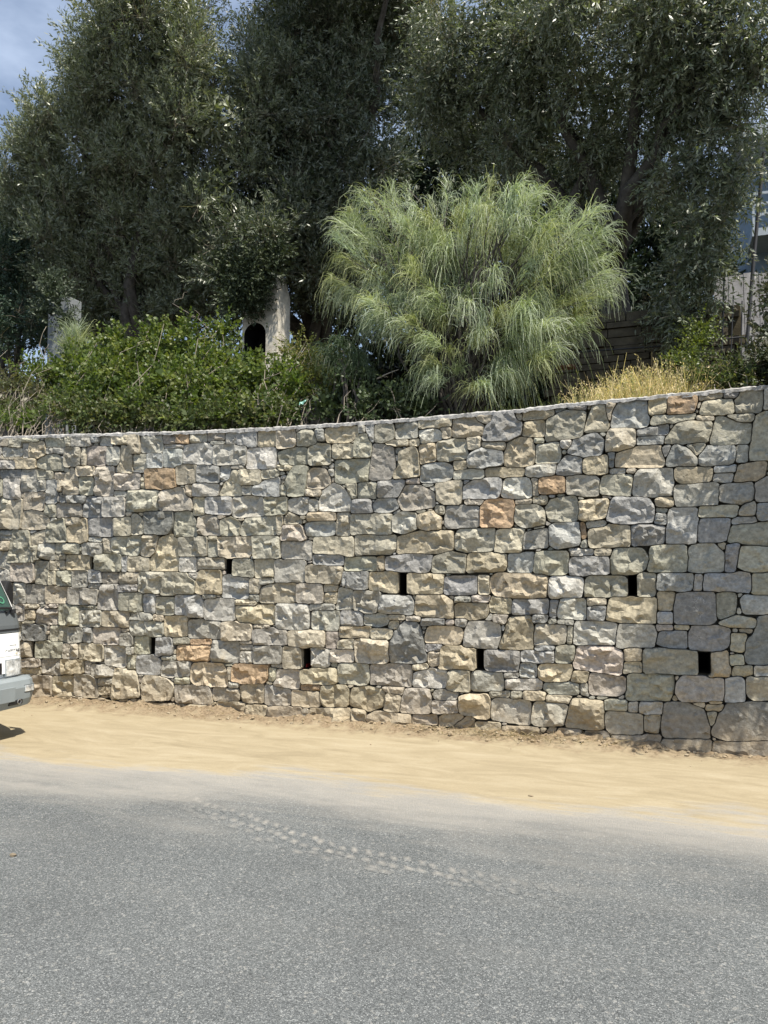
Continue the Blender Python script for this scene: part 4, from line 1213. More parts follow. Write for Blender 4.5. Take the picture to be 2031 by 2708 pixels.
def crown_leaves(blobs, rnd, per_m2, nleaf, tw_len, leaf_L, leaf_W, up, spread, cols, droop=0.0, shell=0.55, squash=(1, .8, .95)):
    """twigs scattered through the outer part of each clump, leaves in pairs along every twig"""
    allV, allF, allC, k = [], [], [], 0
    TW = []
    for c, r in blobs:
        nt = max(8, int(per_m2 * math.pi * r * r / nleaf))
        u = unit(rnd.normal(size=(nt, 3)))
        rad = (shell + (1 - shell) * rnd.random(nt)) * (1 + 0.12 * rnd.normal(size=nt))
        # lumps and hollows
        ph = rnd.random(3) * 6
        rad = rad * (1 + 0.16 * np.sin(u @ np.array([5.1, 3.3, 4.7]) + ph[0]) + 0.10 * np.sin(u @ np.array([-7.7, 9.1, 6.3]) + ph[1]))
        P = c + u * (rad * r)[:, None] * np.array(squash)
        d = unit(u * spread + np.array([0, 0, up]) + rnd.normal(0, .35, (nt, 3)))
        L = tw_len * rnd.uniform(.6, 1.25, nt)
        TW.append((P, d, L))
        sidx = (np.arange(nleaf) + .5) / nleaf
        B = P[:, None, :] + d[:, None, :] * (L[:, None] * sidx)[:, :, None]
        B[:, :, 2] -= droop * (L[:, None] * sidx) ** 2
        dd = np.repeat(d[:, None, :], nleaf, 1)
        dd = dd - np.array([0, 0, 1.0]) * (2 * droop * L[:, None] * sidx)[:, :, None]
        s = unit(np.cross(unit(dd), rnd.normal(size=dd.shape)))
        ld = unit(dd) * 0.75 + s * 0.75
        B = B.reshape(-1, 3); ld = ld.reshape(-1, 3)
        n = len(B)
        ci = rnd.integers(0, len(cols), nt)
        cc = np.repeat(np.array(cols)[ci] * rnd.uniform(.78, 1.22, (nt, 1)), nleaf, 0) * rnd.uniform(.8, 1.2, (n, 1))
        V, F, C = kites(B, ld, leaf_L * rnd.uniform(.65, 1.2, n), leaf_W * rnd.uniform(.7, 1.2, n), cc, rnd)
        allV.append(V); allF.append(F + k); allC.append(C); k += len(V)
    return np.vstack(allV), np.vstack(allF), np.vstack(allC), TW

def ribbons(paths, W, cols, rnd):
    """paths n x m x 3: flat strips"""
    n, m, _ = paths.shape
    t = np.gradient(paths, axis=1)
    side = unit(np.cross(unit(t), rnd.normal(size=(n, 1, 3))))
    w = (W[:, None] * np.linspace(1, .35, m)[None, :])[:, :, None] * .5
    V = np.stack([paths + side * w, paths - side * w], 2).reshape(n, m * 2, 3)
    i = np.arange(m - 1) * 2
    f = np.stack([i, i + 1, i + 3, i + 2], 1)
    F = (f[None] + (np.arange(n) * m * 2)[:, None, None]).reshape(-1, 4)
    return V.reshape(-1, 3), F, np.repeat(cols, m * 2, 0)

def limb_path(a, b, rnd, n=6, wob=0.12):
    a, b = np.array(a), np.array(b)
    L = np.linalg.norm(b - a)
    t = np.linspace(0, 1, n)[:, None]
    p = a + (b - a) * t
    p[1:-1] += rnd.normal(0, wob * L / n * 1.6, (n - 2, 3))
    p[:, 2] += 0.08 * L * np.sin(t[:, 0] * math.pi)
    return p

def tree(name, label, base, blobs, rnd, mat, group=None, trunk_r=0.2, fork=1.5, cat="tree", nlimb=9, inner=420, nclump=9, **kw):
    root = tag(empty(name, base), label, cat, group)
    b0 = np.array(base)
    ccol = kw.pop('cols')
    V, F, C, TW = crown_leaves(clumped(blobs, rnd, nclump), rnd, cols=ccol, **kw)
    iv = []
    for c, r in blobs:
        n = int(inner * r * r) + 20
        u = unit(rnd.normal(size=(n, 3))) * (rnd.random((n, 1)) ** .5) * .56 * r
        iv.append(c + u * [1, .8, .95])
    iv = np.vstack(iv)
    v2, f2, c2 = kites(iv, rnd.normal(size=iv.shape), rnd.uniform(.10, .22, len(iv)), rnd.uniform(.04, .08, len(iv)), np.array(ccol)[rnd.integers(0, len(ccol), len(iv))] * rnd.uniform(.8, 1.2, (len(iv), 1)), rnd)
    F = np.vstack([F, f2 + len(V)]); V = np.vstack([V, v2]); C = np.vstack([C, c2])
    link("crown", np_mesh("crown", V - b0, F, C), root, mat)
    tr = MB()
    cen = np.mean([c for c, r in blobs], 0)
    top = b0 + np.array([(cen[0] - b0[0]) * .2, (cen[1] - b0[1]) * .2, fork])
    pth = limb_path(b0 - np.array([0, 0, .2]), top, rnd, 6, .15)
    tr.tube(pth - b0, list(np.linspace(trunk_r * 1.35, trunk_r * .8, 6)), 9)
    trunk = tr.build("trunk", M_BARK, root, smooth=True)
    order = rnd.permutation(len(blobs))[:nlimb]
    for q in order:
        c, r = blobs[q]
        p = limb_path(top, c, rnd, 6)
        lb = MB(); lb.tube(p - b0, list(np.linspace(trunk_r * .55, trunk_r * .12, 6)), 6)
        lb.build("limb", M_BARK, trunk, smooth=True)
    # thin hanging twigs among the leaves
    P = np.vstack([q[0] for q in TW]); d = np.vstack([q[1] for q in TW]); L = np.concatenate([q[2] for q in TW])
    sel = rnd.random(len(P)) < 0.35
    P, d, L = P[sel], d[sel], L[sel]
    t = np.linspace(-0.9, 1.0, 5)
    path = P[:, None, :] + d[:, None, :] * (L[:, None] * t)[:, :, None]
    path[:, :, 2] -= kw.get('droop', 0) * np.maximum(0, L[:, None] * t) ** 2
    path += rnd.normal(0, .015, path.shape)
    V, F, C = ribbons(path, rnd.uniform(.005, .010, len(P)), np.tile((.22, .19, .15), (len(P), 1)) * rnd.uniform(.6, 1.3, (len(P), 1)), rnd)
    tag(link("twigs", np_mesh("twigs", V - b0, F, C), root, M_STRAW), kind="stuff")
    return root

OL = [(.160, .186, .106), (.184, .208, .126), (.126, .154, .084), (.210, .226, .146)]
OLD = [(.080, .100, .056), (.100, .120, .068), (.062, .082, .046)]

T1 = blob_list([(330, 70, 3.4, 140), (235, 120, 3.6, 105), (405, 150, 3.7, 92), (165, 235, 4.0, 85), (300, 230, 4.0, 140), (450, 250, 4.0, 110),
                (95, 320, 4.2, 72), (210, 370, 4.4, 115), (360, 370, 4.4, 120), (480, 400, 4.5, 90), (75, 430, 4.6, 66), (165, 500, 4.8, 95),
                (300, 510, 4.9, 100), (415, 520, 4.9, 85), (110, 590, 5.1, 70), (240, 625, 5.3, 80), (345, 640, 5.3, 70), (300, -60, 3.0, 95),
                (255, 20, 3.3, 80), (555, 170, 4.8, 75), (560, 280, 4.8, 90), (585, 190, 4.9, 70), (545, 600, 4.9, 42), (580, 555, 4.8, 45), (530, 655, 5.0, 26), (480, 520, 4.9, 60)])
T1 += blob_list([(120, 260, 4.1, 62), (60, 350, 4.3, 62), (170, 150, 3.7, 42), (130, 430, 4.6, 80), (250, 330, 4.3, 90), (20, 450, 4.7, 60), (400, 470, 4.7, 80), (180, 560, 5.0, 70), (420, 640, 5.3, 75), (480, 600, 5.2, 65), (280, 585, 5.1, 75), (60, 520, 4.9, 70), (380, 690, 5.5, 50), (200, 690, 5.5, 50), (300, 690, 5.5, 50)])
tree("olive_tree", "tall pale green olive tree with upright shoots against the sky at the left", D(335, 800, 6.0) * [1, 1, 0] + [0, 0, 3.3], T1,
     np.random.default_rng(21), M_OLIVE, "olive trees on the terrace", 0.24, 2.0, per_m2=4200, nleaf=20, tw_len=.40, leaf_L=.088, leaf_W=.023,
     up=.75, spread=.8, cols=OL)
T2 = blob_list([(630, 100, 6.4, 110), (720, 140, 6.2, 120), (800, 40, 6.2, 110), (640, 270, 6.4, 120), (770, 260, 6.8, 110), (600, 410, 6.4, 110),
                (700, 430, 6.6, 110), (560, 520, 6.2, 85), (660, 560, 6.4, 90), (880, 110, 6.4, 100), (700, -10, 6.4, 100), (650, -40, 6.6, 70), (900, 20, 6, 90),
                (820, 170, 6.4, 70), (720, 620, 6.6, 70), (600, -170, 4.4, 130), (740, -190, 4.2, 130), (870, -150, 4.4, 120), (650, 130, 5.4, 85), (730, 250, 5.3, 85), (600, 310, 5.4, 80), (770, 170, 5.4, 80), (680, 410, 5.2, 85), (790, 350, 5.4, 75), (700, 20, 5.4, 80), (610, 210, 5.4, 70), (600, 515, 4.5, 52), (545, 495, 4.4, 58), (640, 480, 5.0, 60), (480, 560, 4.4, 52), (655, 570, 5.2, 60), (720, 530, 5.4, 60), (800, -280, 4.0, 130), (930, -260, 3.8, 120), (660, -300, 4.2, 120), (480, 480, 6.4, 80), (440, 600, 6.3, 70)])  # clumps high above the view are added, set forward to shade this tree
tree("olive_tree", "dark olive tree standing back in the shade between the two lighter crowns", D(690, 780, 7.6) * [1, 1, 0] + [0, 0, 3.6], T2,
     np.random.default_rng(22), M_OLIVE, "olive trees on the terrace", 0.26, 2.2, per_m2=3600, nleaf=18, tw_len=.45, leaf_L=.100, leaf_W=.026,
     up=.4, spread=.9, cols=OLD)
T3 = blob_list([(1000, 70, 3.1, 115), (1080, 180, 3.6, 115), (960, 210, 3.7, 90), (1200, 110, 2.7, 120), (1300, 200, 3.1, 120), (1160, 280, 3.4, 95),
                (1400, 120, 2.7, 130), (1440, 260, 3.3, 105), (1300, 330, 3.6, 70), (1530, 120, 2.4, 110), (1560, 260, 2.6, 95), (1640, 150, 2.4, 100),
                (1490, 370, 2.7, 80), (1410, 400, 3.9, 55), (1585, 380, 2.7, 55), (1535, 490, 2.9, 70), (1500, 590, 3.0, 70), (1455, 680, 3.1, 55),
                (1522, 550, 2.9, 34), (1100, 20, 2.9, 110), (1250, -20, 2.1, 120), (1420, -30, 2.1, 120), (1580, -10, 2.2, 110), (1010, 310, 4.1, 50),
                (1100, 370, 4.4, 50), (1240, 400, 3.9, 40), (1480, 730, 3.2, 40)])
tree("olive_tree", "large olive tree with drooping branches hanging down behind the right half of the wall", D(1325, 700, 4.0) * [1, 1, 0] + [0, 0, 3.4], T3,
     np.random.default_rng(23), M_OLIVE, "olive trees on the terrace", 0.22, 2.3, per_m2=4200, nleaf=18, tw_len=.42, leaf_L=.082, leaf_W=.021,
     up=-.25, spread=.8, droop=.5, cols=OL + OLD)
T0 = blob_list([(30, 590, 4.8, 80), (20, 690, 4.4, 70), (100, 690, 4.6, 50), (-40, 640, 4.8, 90), (60, 500, 5.2, 60), (-30, 480, 5.4, 90)])
tree("evergreen_tree", "dense blue green evergreen at the far left below the pale olive", D(20, 760, 4.9) * [1, 1, 0] + [0, 0, 3.3], T0,
     np.random.default_rng(24), M_DARKLEAF, None, 0.12, 1.0, per_m2=3000, nleaf=14, tw_len=.30, leaf_L=.07, leaf_W=.024, up=.2, spread=.9,
     cols=[(.035, .062, .042), (.045, .075, .05)], nlimb=4)
T4 = blob_list([(1675, 700, 1.3, 62), (1662, 788, 1.0, 38), (1690, 620, 1.5, 48), (1595, 815, 0.9, 26), (1690, 780, .9, 70)])
tree("bush", "brown green bush leaning in at the right edge above the wall", D(1660, 800, 1.2) * [1, 1, 0] + [0, 0, 3.05], T4,
     np.random.default_rng(25), M_DARKLEAF, None, 0.04, 0.4, "bush", 4, per_m2=4600, nleaf=12, tw_len=.22, leaf_L=.05, leaf_W=.020, up=.2, spread=.9,
     cols=[(.070, .080, .040), (.055, .070, .035), (.09, .085, .05)])

bt = [((-60, 560), (60, 430), (-80, 420), (60, 640), (150, 680), (-20, 690)), ((180, 640), (330, 600), (420, 560), (250, 500)), ((520, 600), (640, 640), (760, 600), (820, 520), (700, 480)),
      ((900, 560), (860, 440), (980, 480), (950, 640)), ((1080, 500), (1180, 520), (1260, 600), (1130, 620), (1000, 330), (1090, 340), (1180, 370), (1270, 400), (930, 330)), ((1350, 500), (1400, 620), (1480, 560), (1330, 660), (1450, 480))]
bl_ = ["dark broad evergreen on the slope far left behind the blue green one", "dark broad evergreen on the slope behind the pale olive", "dark broad evergreen on the slope behind the arched pillar",
       "dark broad evergreen on the slope just left of the broom's top", "dark broad evergreen on the slope behind the broom", "dark broad evergreen on the slope behind the hanging olive branches"]
for i_, pts in enumerate(bt):
    B_ = blob_list([(x, y, 9.5 + .4 * (k % 3), 105) for k, (x, y) in enumerate(pts)])
    m_ = np.mean([c for c, r in B_], 0)
    tree("evergreen_tree", bl_[i_], (m_[0], 10.2, hill_z(m_[0], 10.2) - .3), B_, np.random.default_rng(90 + i_), M_DARKLEAF, "dark evergreens on the slope behind the olives", 0.14, 1.2,
         per_m2=1100, nleaf=12, tw_len=.4, leaf_L=.15, leaf_W=.05, up=.2, spread=.9, cols=[(.025, .040, .022), (.032, .046, .026)], nlimb=3, inner=160)

SHADE_BUSH = [((1.43, 0.05, 3.45), .36), ((1.63, -0.39, 3.60), .42), ((1.90, -0.65, 3.75), .42), ((1.41, -0.58, 3.50), .34), ((2.27, -0.45, 3.80), .5), ((1.83, 0.20, 3.80), .5), ((1.25, -0.13, 3.36), .26),  # unseen bush, added and shaped to shade the wall's right end
      ((2.63, 0.10, 3.70), .6), ((1.32, -0.72, 3.36), .24), ((2.03, 0.10, 4.20), .5), ((1.58, 0.05, 3.90), .36), ((1.64, -0.75, 3.50), .28)]
tree("bush", "unseen dense bush added beyond the right edge to shade the wall", (2.4, .7, 3.0), [(np.array(c), r) for c, r in SHADE_BUSH], np.random.default_rng(27), M_DARKLEAF, None, 0.05, 0.4, "bush", 6,
     per_m2=5200, nleaf=12, tw_len=.2, leaf_L=.06, leaf_W=.026, up=.1, spread=.9, cols=[(.070, .080, .040), (.055, .070, .035)], inner=2600)

# the hillside behind: a tangled mass nobody could count
def undergrowth():
    rnd = np.random.default_rng(31)
    n = 60000
    x = rnd.uniform(-24, 7, n); y = rnd.uniform(7.6, 15, n)
    z = np.array([hill_z(a, b) for a, b in zip(x, y)]) + rnd.random(n) ** 1.5 * (1.2 + 0.6 * np.sin(x * 1.3))
    P = np.stack([x, y, z], 1)
    cc = np.array([(.028, .040, .020), (.040, .050, .026), (.05, .052, .03)])[rnd.integers(0, 3, n)]
    V, F, C = kites(P, rnd.normal(size=(n, 3)) + [0, -.3, .5], rnd.uniform(.14, .3, n), rnd.uniform(.07, .13, n), cc, rnd)
    tag(link("undergrowth", np_mesh("undergrowth", V, F, C), None, M_DARKLEAF), kind="stuff")
undergrowth()

# ---------------------------------------------------------------- the weeping broom
def broom(label, base, tips, rnd, name="broom_shrub", nst=98, Lr=(.20, .58), width=.0064, cols=((.34, .39, .25), (.43, .47, .35), (.26, .31, .165), (.32, .345, .17), (.37, .43, .30)), stiff=0.0):
    root = tag(empty(name, base), label, "shrub")
    b0 = np.array(base)
    st = MB()
    SP, SC = [], []
    for (tip, lean, k) in tips:
        tip = np.array(tip)
        p = limb_path(b0 + rnd.normal(0, [.10, .07, .02]), tip, rnd, 7, .10)
        p[:, 2] += 0.15 * np.sin(np.linspace(0, 1, 7) * math.pi)
        st.tube(p - b0, list(np.linspace(.020, .005, 7)), 4)
        n = int(nst * k)
        ax = p[-1] - p[-3]
        u = rnd.random(n) ** 1.3
        start = p[-1] - ax * (u * 0.8)[:, None] + rnd.normal(0, .02, (n, 3))
        an = rnd.random(n) * 2 * math.pi
        out = np.stack([np.cos(an), np.sin(an), np.zeros(n)], 1)
        d = unit(unit(ax) * rnd.uniform(.3, 1.3, (n, 1)) + out * rnd.uniform(.3, 1.1, (n, 1)) + np.array(lean) * .9 + rnd.normal(0, .22, (n, 3)))
        L = rnd.uniform(Lr[0], Lr[1], n)
        m = 6
        s = np.linspace(0, 1, m)
        g = rnd.uniform(.5, 1.7, n) * rnd.uniform(.5, 1.25) * (1 - stiff)
        path = start[:, None, :] + d[:, None, :] * (L[:, None] * s * (1 - .35 * s))[:, :, None]
        path[:, :, 2] -= (g * L)[:, None] * s ** 2 * .62
        path += rnd.normal(0, .012, path.shape) * s[None, :, None]
        SP.append(path)
        cc = np.array(cols)[rnd.integers(0, len(cols))] * rnd.uniform(.85, 1.15)
        SC.append(np.tile(cc, (n, 1)) * rnd.uniform(.75, 1.25, (n, 1)))
    st.build("branches", M_BARK, root)
    SP = np.vstack(SP); SC = np.vstack(SC)
    V, F, C = ribbons(SP, width * rnd.uniform(.7, 1.3, len(SP)), SC, rnd)
    tag(link("stems", np_mesh("stems", V - b0, F, C), root, M_STRAND), kind="stuff")
    return root

_r = np.random.default_rng(41)
OUT = np.array([(760, 400), (800, 385), (850, 400), (920, 420), (965, 380), (1040, 385), (1100, 390), (1145, 375), (1215, 430), (1300, 440), (1335, 530), (1350, 600), (1310, 680), (1250, 740), (1200, 800), (1100, 860), (1010, 885), (950, 870), (870, 800), (790, 740), (745, 670), (700, 605), (712, 500)], float)
tips = []
for (x, y) in ((770, 415), (715, 500), (700, 585), (835, 390), (872, 392), (965, 380), (1010, 400), (1060, 380), (1140, 368), (1160, 400), (1215, 425), (1300, 440), (1335, 540), (1345, 600), (740, 455), (1270, 470), (1230, 440), (930, 420), (712, 640)):
    q = D(x + 0.05 * (1015 - x), y + 14, _r.uniform(.8, 1.8))
    tips.append((q, (np.sign(x - 1010) * .3, 0, _r.uniform(.5, 1.5)), 1.0))
cnt = 0
while cnt < 215:
    x, y = _r.uniform(700, 1350), _r.uniform(400, 880)
    P = np.array([[x, y]])
    if poly_sd(P, OUT)[0] > -16: continue
    dx = (x - 1015) / 330.0
    dep = 1.35 - 0.80 * math.sqrt(max(0.05, 1 - dx * dx)) * _r.uniform(.2, 1.0)
    if y > 740: dep = _r.uniform(.65, 1.1)
    if _r.random() < .25: dep = _r.uniform(1.2, 2.2)
    q = D(x, y, dep)
    tips.append((q, (dx * .35 + _r.normal(0, .45), -.35 + _r.normal(0, .2), _r.uniform(-.1, 1.0)), _r.uniform(.5, 1.2))); cnt += 1
broom("large pale green broom shrub with thin drooping stems above the middle of the wall", D(1000, 890, 1.15) * [1, 1, 0] + [0, 0, 3.02], tips, _r)
# small one to the left of it and the tuft at the far left
tips = [(D(x, y, 1.0), (0, -.2, .1), .8) for x, y in ((735, 735), (760, 760), (720, 775), (750, 800), (790, 800), (700, 750), (775, 770))]
broom("small dark broom shrub crouching left of the large pale one", D(755, 900, .9) * [1, 1, 0] + [0, 0, 3.0], tips, np.random.default_rng(42), nst=120, Lr=(.2, .45), cols=((.075, .11, .06), (.06, .09, .05)))
tips = [(D(x, y, 1.9), (dx, 0, .7), .9) for x, y, dx in ((150, 720, -.3), (165, 715, 0), (175, 730, .3), (160, 745, -.1), (145, 750, -.4), (185, 755, .4))]
broom("feathery upright pale green tuft rising from the bramble at the left", D(160, 830, 1.9) * [1, 1, 0] + [0, 0, 3.2], tips, np.random.default_rng(43), nst=130, Lr=(.3, .7), width=.006, stiff=.75)

# ---------------------------------------------------------------- brambles and weeds along the top of the wall
BR = [(.085, .120, .024), (.120, .155, .034), (.065, .100, .022), (.150, .170, .050)]
def bramble(label, blobs, base, rnd, per=1500, cols=BR, L=.055, W=.042, name="bramble_bush", mat=None, ncane=40, inner=500):
    root = tag(empty(name, base), label, "bush")
    b0 = np.array(base)
    V, F, C, TW = crown_leaves(clumped(blobs, rnd, 6, .44, .7), rnd, per, 9, .26, L, W, .35, .8, cols, droop=.3, shell=.45, squash=(1, .7, .9))
    iv = []
    for c, r in blobs:
        n = int(inner * r * r) + 25
        u = unit(rnd.normal(size=(n, 3))) * (rnd.random((n, 1)) ** .5) * .75 * r
        iv.append(c + u * [1, .7, .9])
    iv = np.vstack(iv)
    v2, f2, c2 = kites(iv, rnd.normal(size=iv.shape), rnd.uniform(.07, .14, len(iv)), rnd.uniform(.05, .09, len(iv)), np.array(cols)[rnd.integers(0, len(cols), len(iv))] * rnd.uniform(.8, 1.2, (len(iv), 1)), rnd)
    F = np.vstack([F, f2 + len(V)]); V = np.vstack([V, v2]); C = np.vstack([C, c2])
    link("foliage", np_mesh("foliage", V - b0, F, C), root, mat or M_LEAF)
    mb = MB()
    for _ in range(ncane):
        c, r = blobs[rnd.integers(len(blobs))]
        a = np.array([c[0] + rnd.normal(0, r * .6), rnd.uniform(.48, .9), 0]); a[2] = terrace_z(a[0], a[1])
        b = c + rnd.normal(0, r * .6, 3)
        p = limb_path(a, b, rnd, 6, .2)
        mb.tube(p - b0, list(np.linspace(.006, .0025, 6)), 4)
    if ncane: tag(mb.build("canes", M_TWIG, root), kind="stuff")
    return root
bl = blob_list([(110, 816, 1.6, 52), (190, 796, 1.7, 61), (280, 766, 1.8, 52), (340, 756, 1.7, 44), (400, 766, 1.7, 52), (470, 786, 1.6, 52), (540, 816, 1.5, 52),
                (600, 828, 1.4, 48), (240, 828, 1.2, 66), (340, 828, 1.1, 61), (440, 838, 1.1, 61), (170, 868, 1.0, 52), (290, 898, .8, 39), (390, 898, .8, 39),
                (500, 893, .8, 39), (580, 893, .8, 39), (480, 716, 1.8, 22), (330, 726, 1.8, 26), (245, 738, 1.8, 22), (640, 858, 1.2, 39)])
bramble("broad green bramble bush spilling over the left part of the wall top", bl, D(350, 910, 1.2) * [1, 1, 0] + [0, 0, 3.0], np.random.default_rng(51), per=3600)
bl = blob_list([(535, 605, 4.25, 38), (562, 582, 4.25, 34), (592, 568, 4.3, 26), (528, 655, 4.25, 28), (548, 640, 4.3, 26), (572, 612, 4.35, 20), (560, 660, 4.4, 14), (500, 590, 4.3, 40), (505, 660, 4.2, 34), (545, 560, 4.1, 24), (608, 548, 4.3, 16)])
bramble("dark creeper hanging over the top and left side of the white pillar", bl, D(520, 780, 4.3) * [1, 1, 0] + [0, 0, 3.3], np.random.default_rng(58), per=4600, cols=[(.05, .065, .035), (.07, .085, .045)], L=.07, W=.03, name="creeper", mat=M_DARKLEAF, ncane=0)
bl = blob_list([(122, 640, 2.6, 30), (100, 675, 2.6, 22), (140, 690, 2.6, 18), (112, 610, 2.7, 26)])
bramble("dark climber growing over the grey gatepost", bl, D(105, 780, 2.7) * [1, 1, 0] + [0, 0, 3.1], np.random.default_rng(59), per=3400, cols=[(.045, .06, .035), (.06, .075, .045)], L=.06, W=.025, name="creeper", mat=M_DARKLEAF, ncane=0)
bl = blob_list([(x, 900 + 6 * math.sin(x), .66 + .05 * math.sin(3 * x), 27) for x in range(150, 640, 38)])
bramble("low skirt of dark ivy along the wall top before the bramble bush", bl, D(350, 915, .66) * [1, 1, 0] + [0, 0, 3.0], np.random.default_rng(60), per=3000, cols=[(.05, .07, .022), (.075, .09, .03), (.11, .11, .05)], L=.05, W=.036, name="ivy_patch", ncane=45)
bl = blob_list([(640, 770, 1.9, 30), (680, 775, 1.8, 35), (660, 810, 1.6, 40), (700, 830, 1.4, 40), (620, 760, 2.2, 20)])
bramble("yellow green weedy bush right of the white arched pillar", bl, D(660, 880, 1.5) * [1, 1, 0] + [0, 0, 3.0], np.random.default_rng(52), per=4200, cols=[(.17, .17, .05), (.13, .15, .045), (.2, .18, .07)], L=.035, W=.022, ncane=24)
bl = blob_list([(740, 850, 1.1, 45), (800, 860, 1.0, 45), (860, 875, .9, 35), (700, 880, .9, 35), (780, 890, .75, 25), (910, 880, .85, 30)])
bramble("low dark ivy patch on the wall top under the broom", bl, D(800, 905, .9) * [1, 1, 0] + [0, 0, 3.0], np.random.default_rng(53), per=3200, cols=[(.045, .065, .025), (.055, .075, .03)], L=.05, W=.04, name="ivy_patch", mat=M_DARKLEAF, ncane=18)
bl = blob_list([(30, 830, 1.4, 40), (10, 870, 1.1, 35), (75, 850, 1.1, 35), (-20, 830, 1.4, 40), (120, 890, .8, 25)])
bramble("dull brown green scrub at the left end of the wall top", bl, D(30, 920, 1.1) * [1, 1, 0] + [0, 0, 3.05], np.random.default_rng(54), per=2300, cols=[(.13, .12, .07), (.10, .10, .055), (.16, .14, .09)], L=.035, W=.016, name="scrub_bush", ncane=70)
bl = blob_list([(20, 905, .75, 30), (60, 905, .75, 26), (-10, 900, .8, 30), (95, 890, .8, 18)])
bramble("fresh green fine leaved weed at the left corner of the wall top", bl, D(25, 935, .7) * [1, 1, 0] + [0, 0, 3.05], np.random.default_rng(55), per=4200, cols=[(.10, .14, .04), (.13, .165, .05)], L=.034, W=.008, name="weed_clump", ncane=14)
bl = blob_list([(1530, 815, .9, 24), (1570, 828, .8, 22), (1610, 820, .8, 24), (1490, 815, 1.0, 18)])
bramble("low dark green weeds on the wall top right of the dry grass", bl, D(1555, 845, .8) * [1, 1, 0] + [0, 0, 3.03], np.random.default_rng(56), per=3400, cols=[(.06, .085, .03), (.08, .10, .035), (.12, .12, .05)], L=.035, W=.018, name="weed_clump", ncane=10)
bl = blob_list([(1490, 768, 2.2, 11), (1508, 740, 2.4, 12), (1516, 710, 2.5, 9), (1470, 785, 1.8, 10)])
bramble("small yellow green bush in front of the grey boarded wall", bl, D(1500, 790, 2.2) * [1, 1, 0] + [0, 0, 3.2], np.random.default_rng(57), per=3400, cols=[(.15, .17, .04), (.11, .14, .035), (.08, .10, .04)], L=.04, W=.02, ncane=0)

# dry grass
def grass(name, label, spots, rnd, cols, heads=True, hr=(.22, .54), kind=None, n_each=42, w=.0065):
    P, C, H = [], [], []
    for (px, py, y, r, k, hs) in spots:
        c = D(px, py, y); depth = (c - CAMN) @ AX_F; rm = r * depth / 1661
        n = int(n_each * k)
        x = c[0] + rnd.normal(0, rm, n); yy = np.clip(y + rnd.normal(0, .16, n), .47, 4)
        z = np.array([terrace_z(a, b) for a, b in zip(x, yy)])
        h = rnd.uniform(hr[0], hr[1], n) * hs
        lean = rnd.normal(0, .28, (n, 2))
        s = np.linspace(0, 1, 5)
        path = np.stack([x[:, None] + lean[:, :1] * h[:, None] * s ** 1.6, yy[:, None] + lean[:, 1:] * h[:, None] * s ** 1.6, z[:, None] + h[:, None] * s * (1 - .12 * s * np.abs(lean[:, :1]) * 3)], 2)
        P.append(path); C.append(np.array(cols)[rnd.integers(0, len(cols), n)] * rnd.uniform(.75, 1.25, (n, 1)))
    P = np.vstack(P); C = np.vstack(C)
    V, F, CC = ribbons(P, w * rnd.uniform(.6, 1.3, len(P)), C, rnd)
    if heads:
        sel = rnd.random(len(P)) < .5
        Q, dq = P[sel][:, -1], unit(P[sel][:, -1] - P[sel][:, -2])
        Q = np.repeat(Q, 5, 0) - np.repeat(dq, 5, 0) * rnd.uniform(0, .12, (len(Q) * 5, 1)) + rnd.normal(0, .008, (len(Q) * 5, 3))
        hv, hf, hc = kites(Q, np.repeat(dq, 5, 0) + rnd.normal(0, .5, Q.shape), rnd.uniform(.018, .034, len(Q)), rnd.uniform(.007, .012, len(Q)), np.repeat(C[sel], 5, 0) * 1.15, rnd)
        F = np.vstack([F, hf + len(V)]); V = np.vstack([V, hv]); CC = np.vstack([CC, hc])
    o = link(name, np_mesh(name, V, F, CC), None, M_STRAW)
    tag(o, label, None, None, "stuff")
STRAW = [(.68, .54, .30), (.56, .46, .27), (.74, .62, .39), (.40, .35, .19), (.28, .29, .13)]
grass("dry_grass", None, [(1370, 840, .8, 45, 9, 1.0), (1330, 845, .7, 40, 7, .8), (1290, 845, .75, 35, 5, .7), (1420, 825, .9, 40, 8, 1.15), (1470, 820, 1.0, 35, 6, .9),
                          (1250, 855, .8, 30, 2, .6), (1360, 800, 1.3, 60, 7, 1.2), (1450, 790, 1.5, 50, 5, 1.1), (1520, 815, 1.0, 35, 4, .7),
                          (1390, 850, .6, 70, 5, .5)], np.random.default_rng(61), STRAW)
grass("green_grass", None, [(1180, 860, .8, 50, 6, .9), (1130, 870, .75, 40, 5, .9), (1060, 880, .7, 50, 4, .8), (1240, 840, 1.1, 50, 4, .8), (1500, 820, 1.0, 60, 6, .6), (1300, 860, .6, 90, 5, .35),
                            (640, 900, .7, 60, 4, .6), (980, 890, .7, 60, 4, .6), (560, 905, .6, 80, 3, .5), (130, 920, .6, 80, 4, .5)], np.random.default_rng(62),
      [(.12, .15, .05), (.17, .19, .07), (.09, .12, .04)], False, (.12, .34))
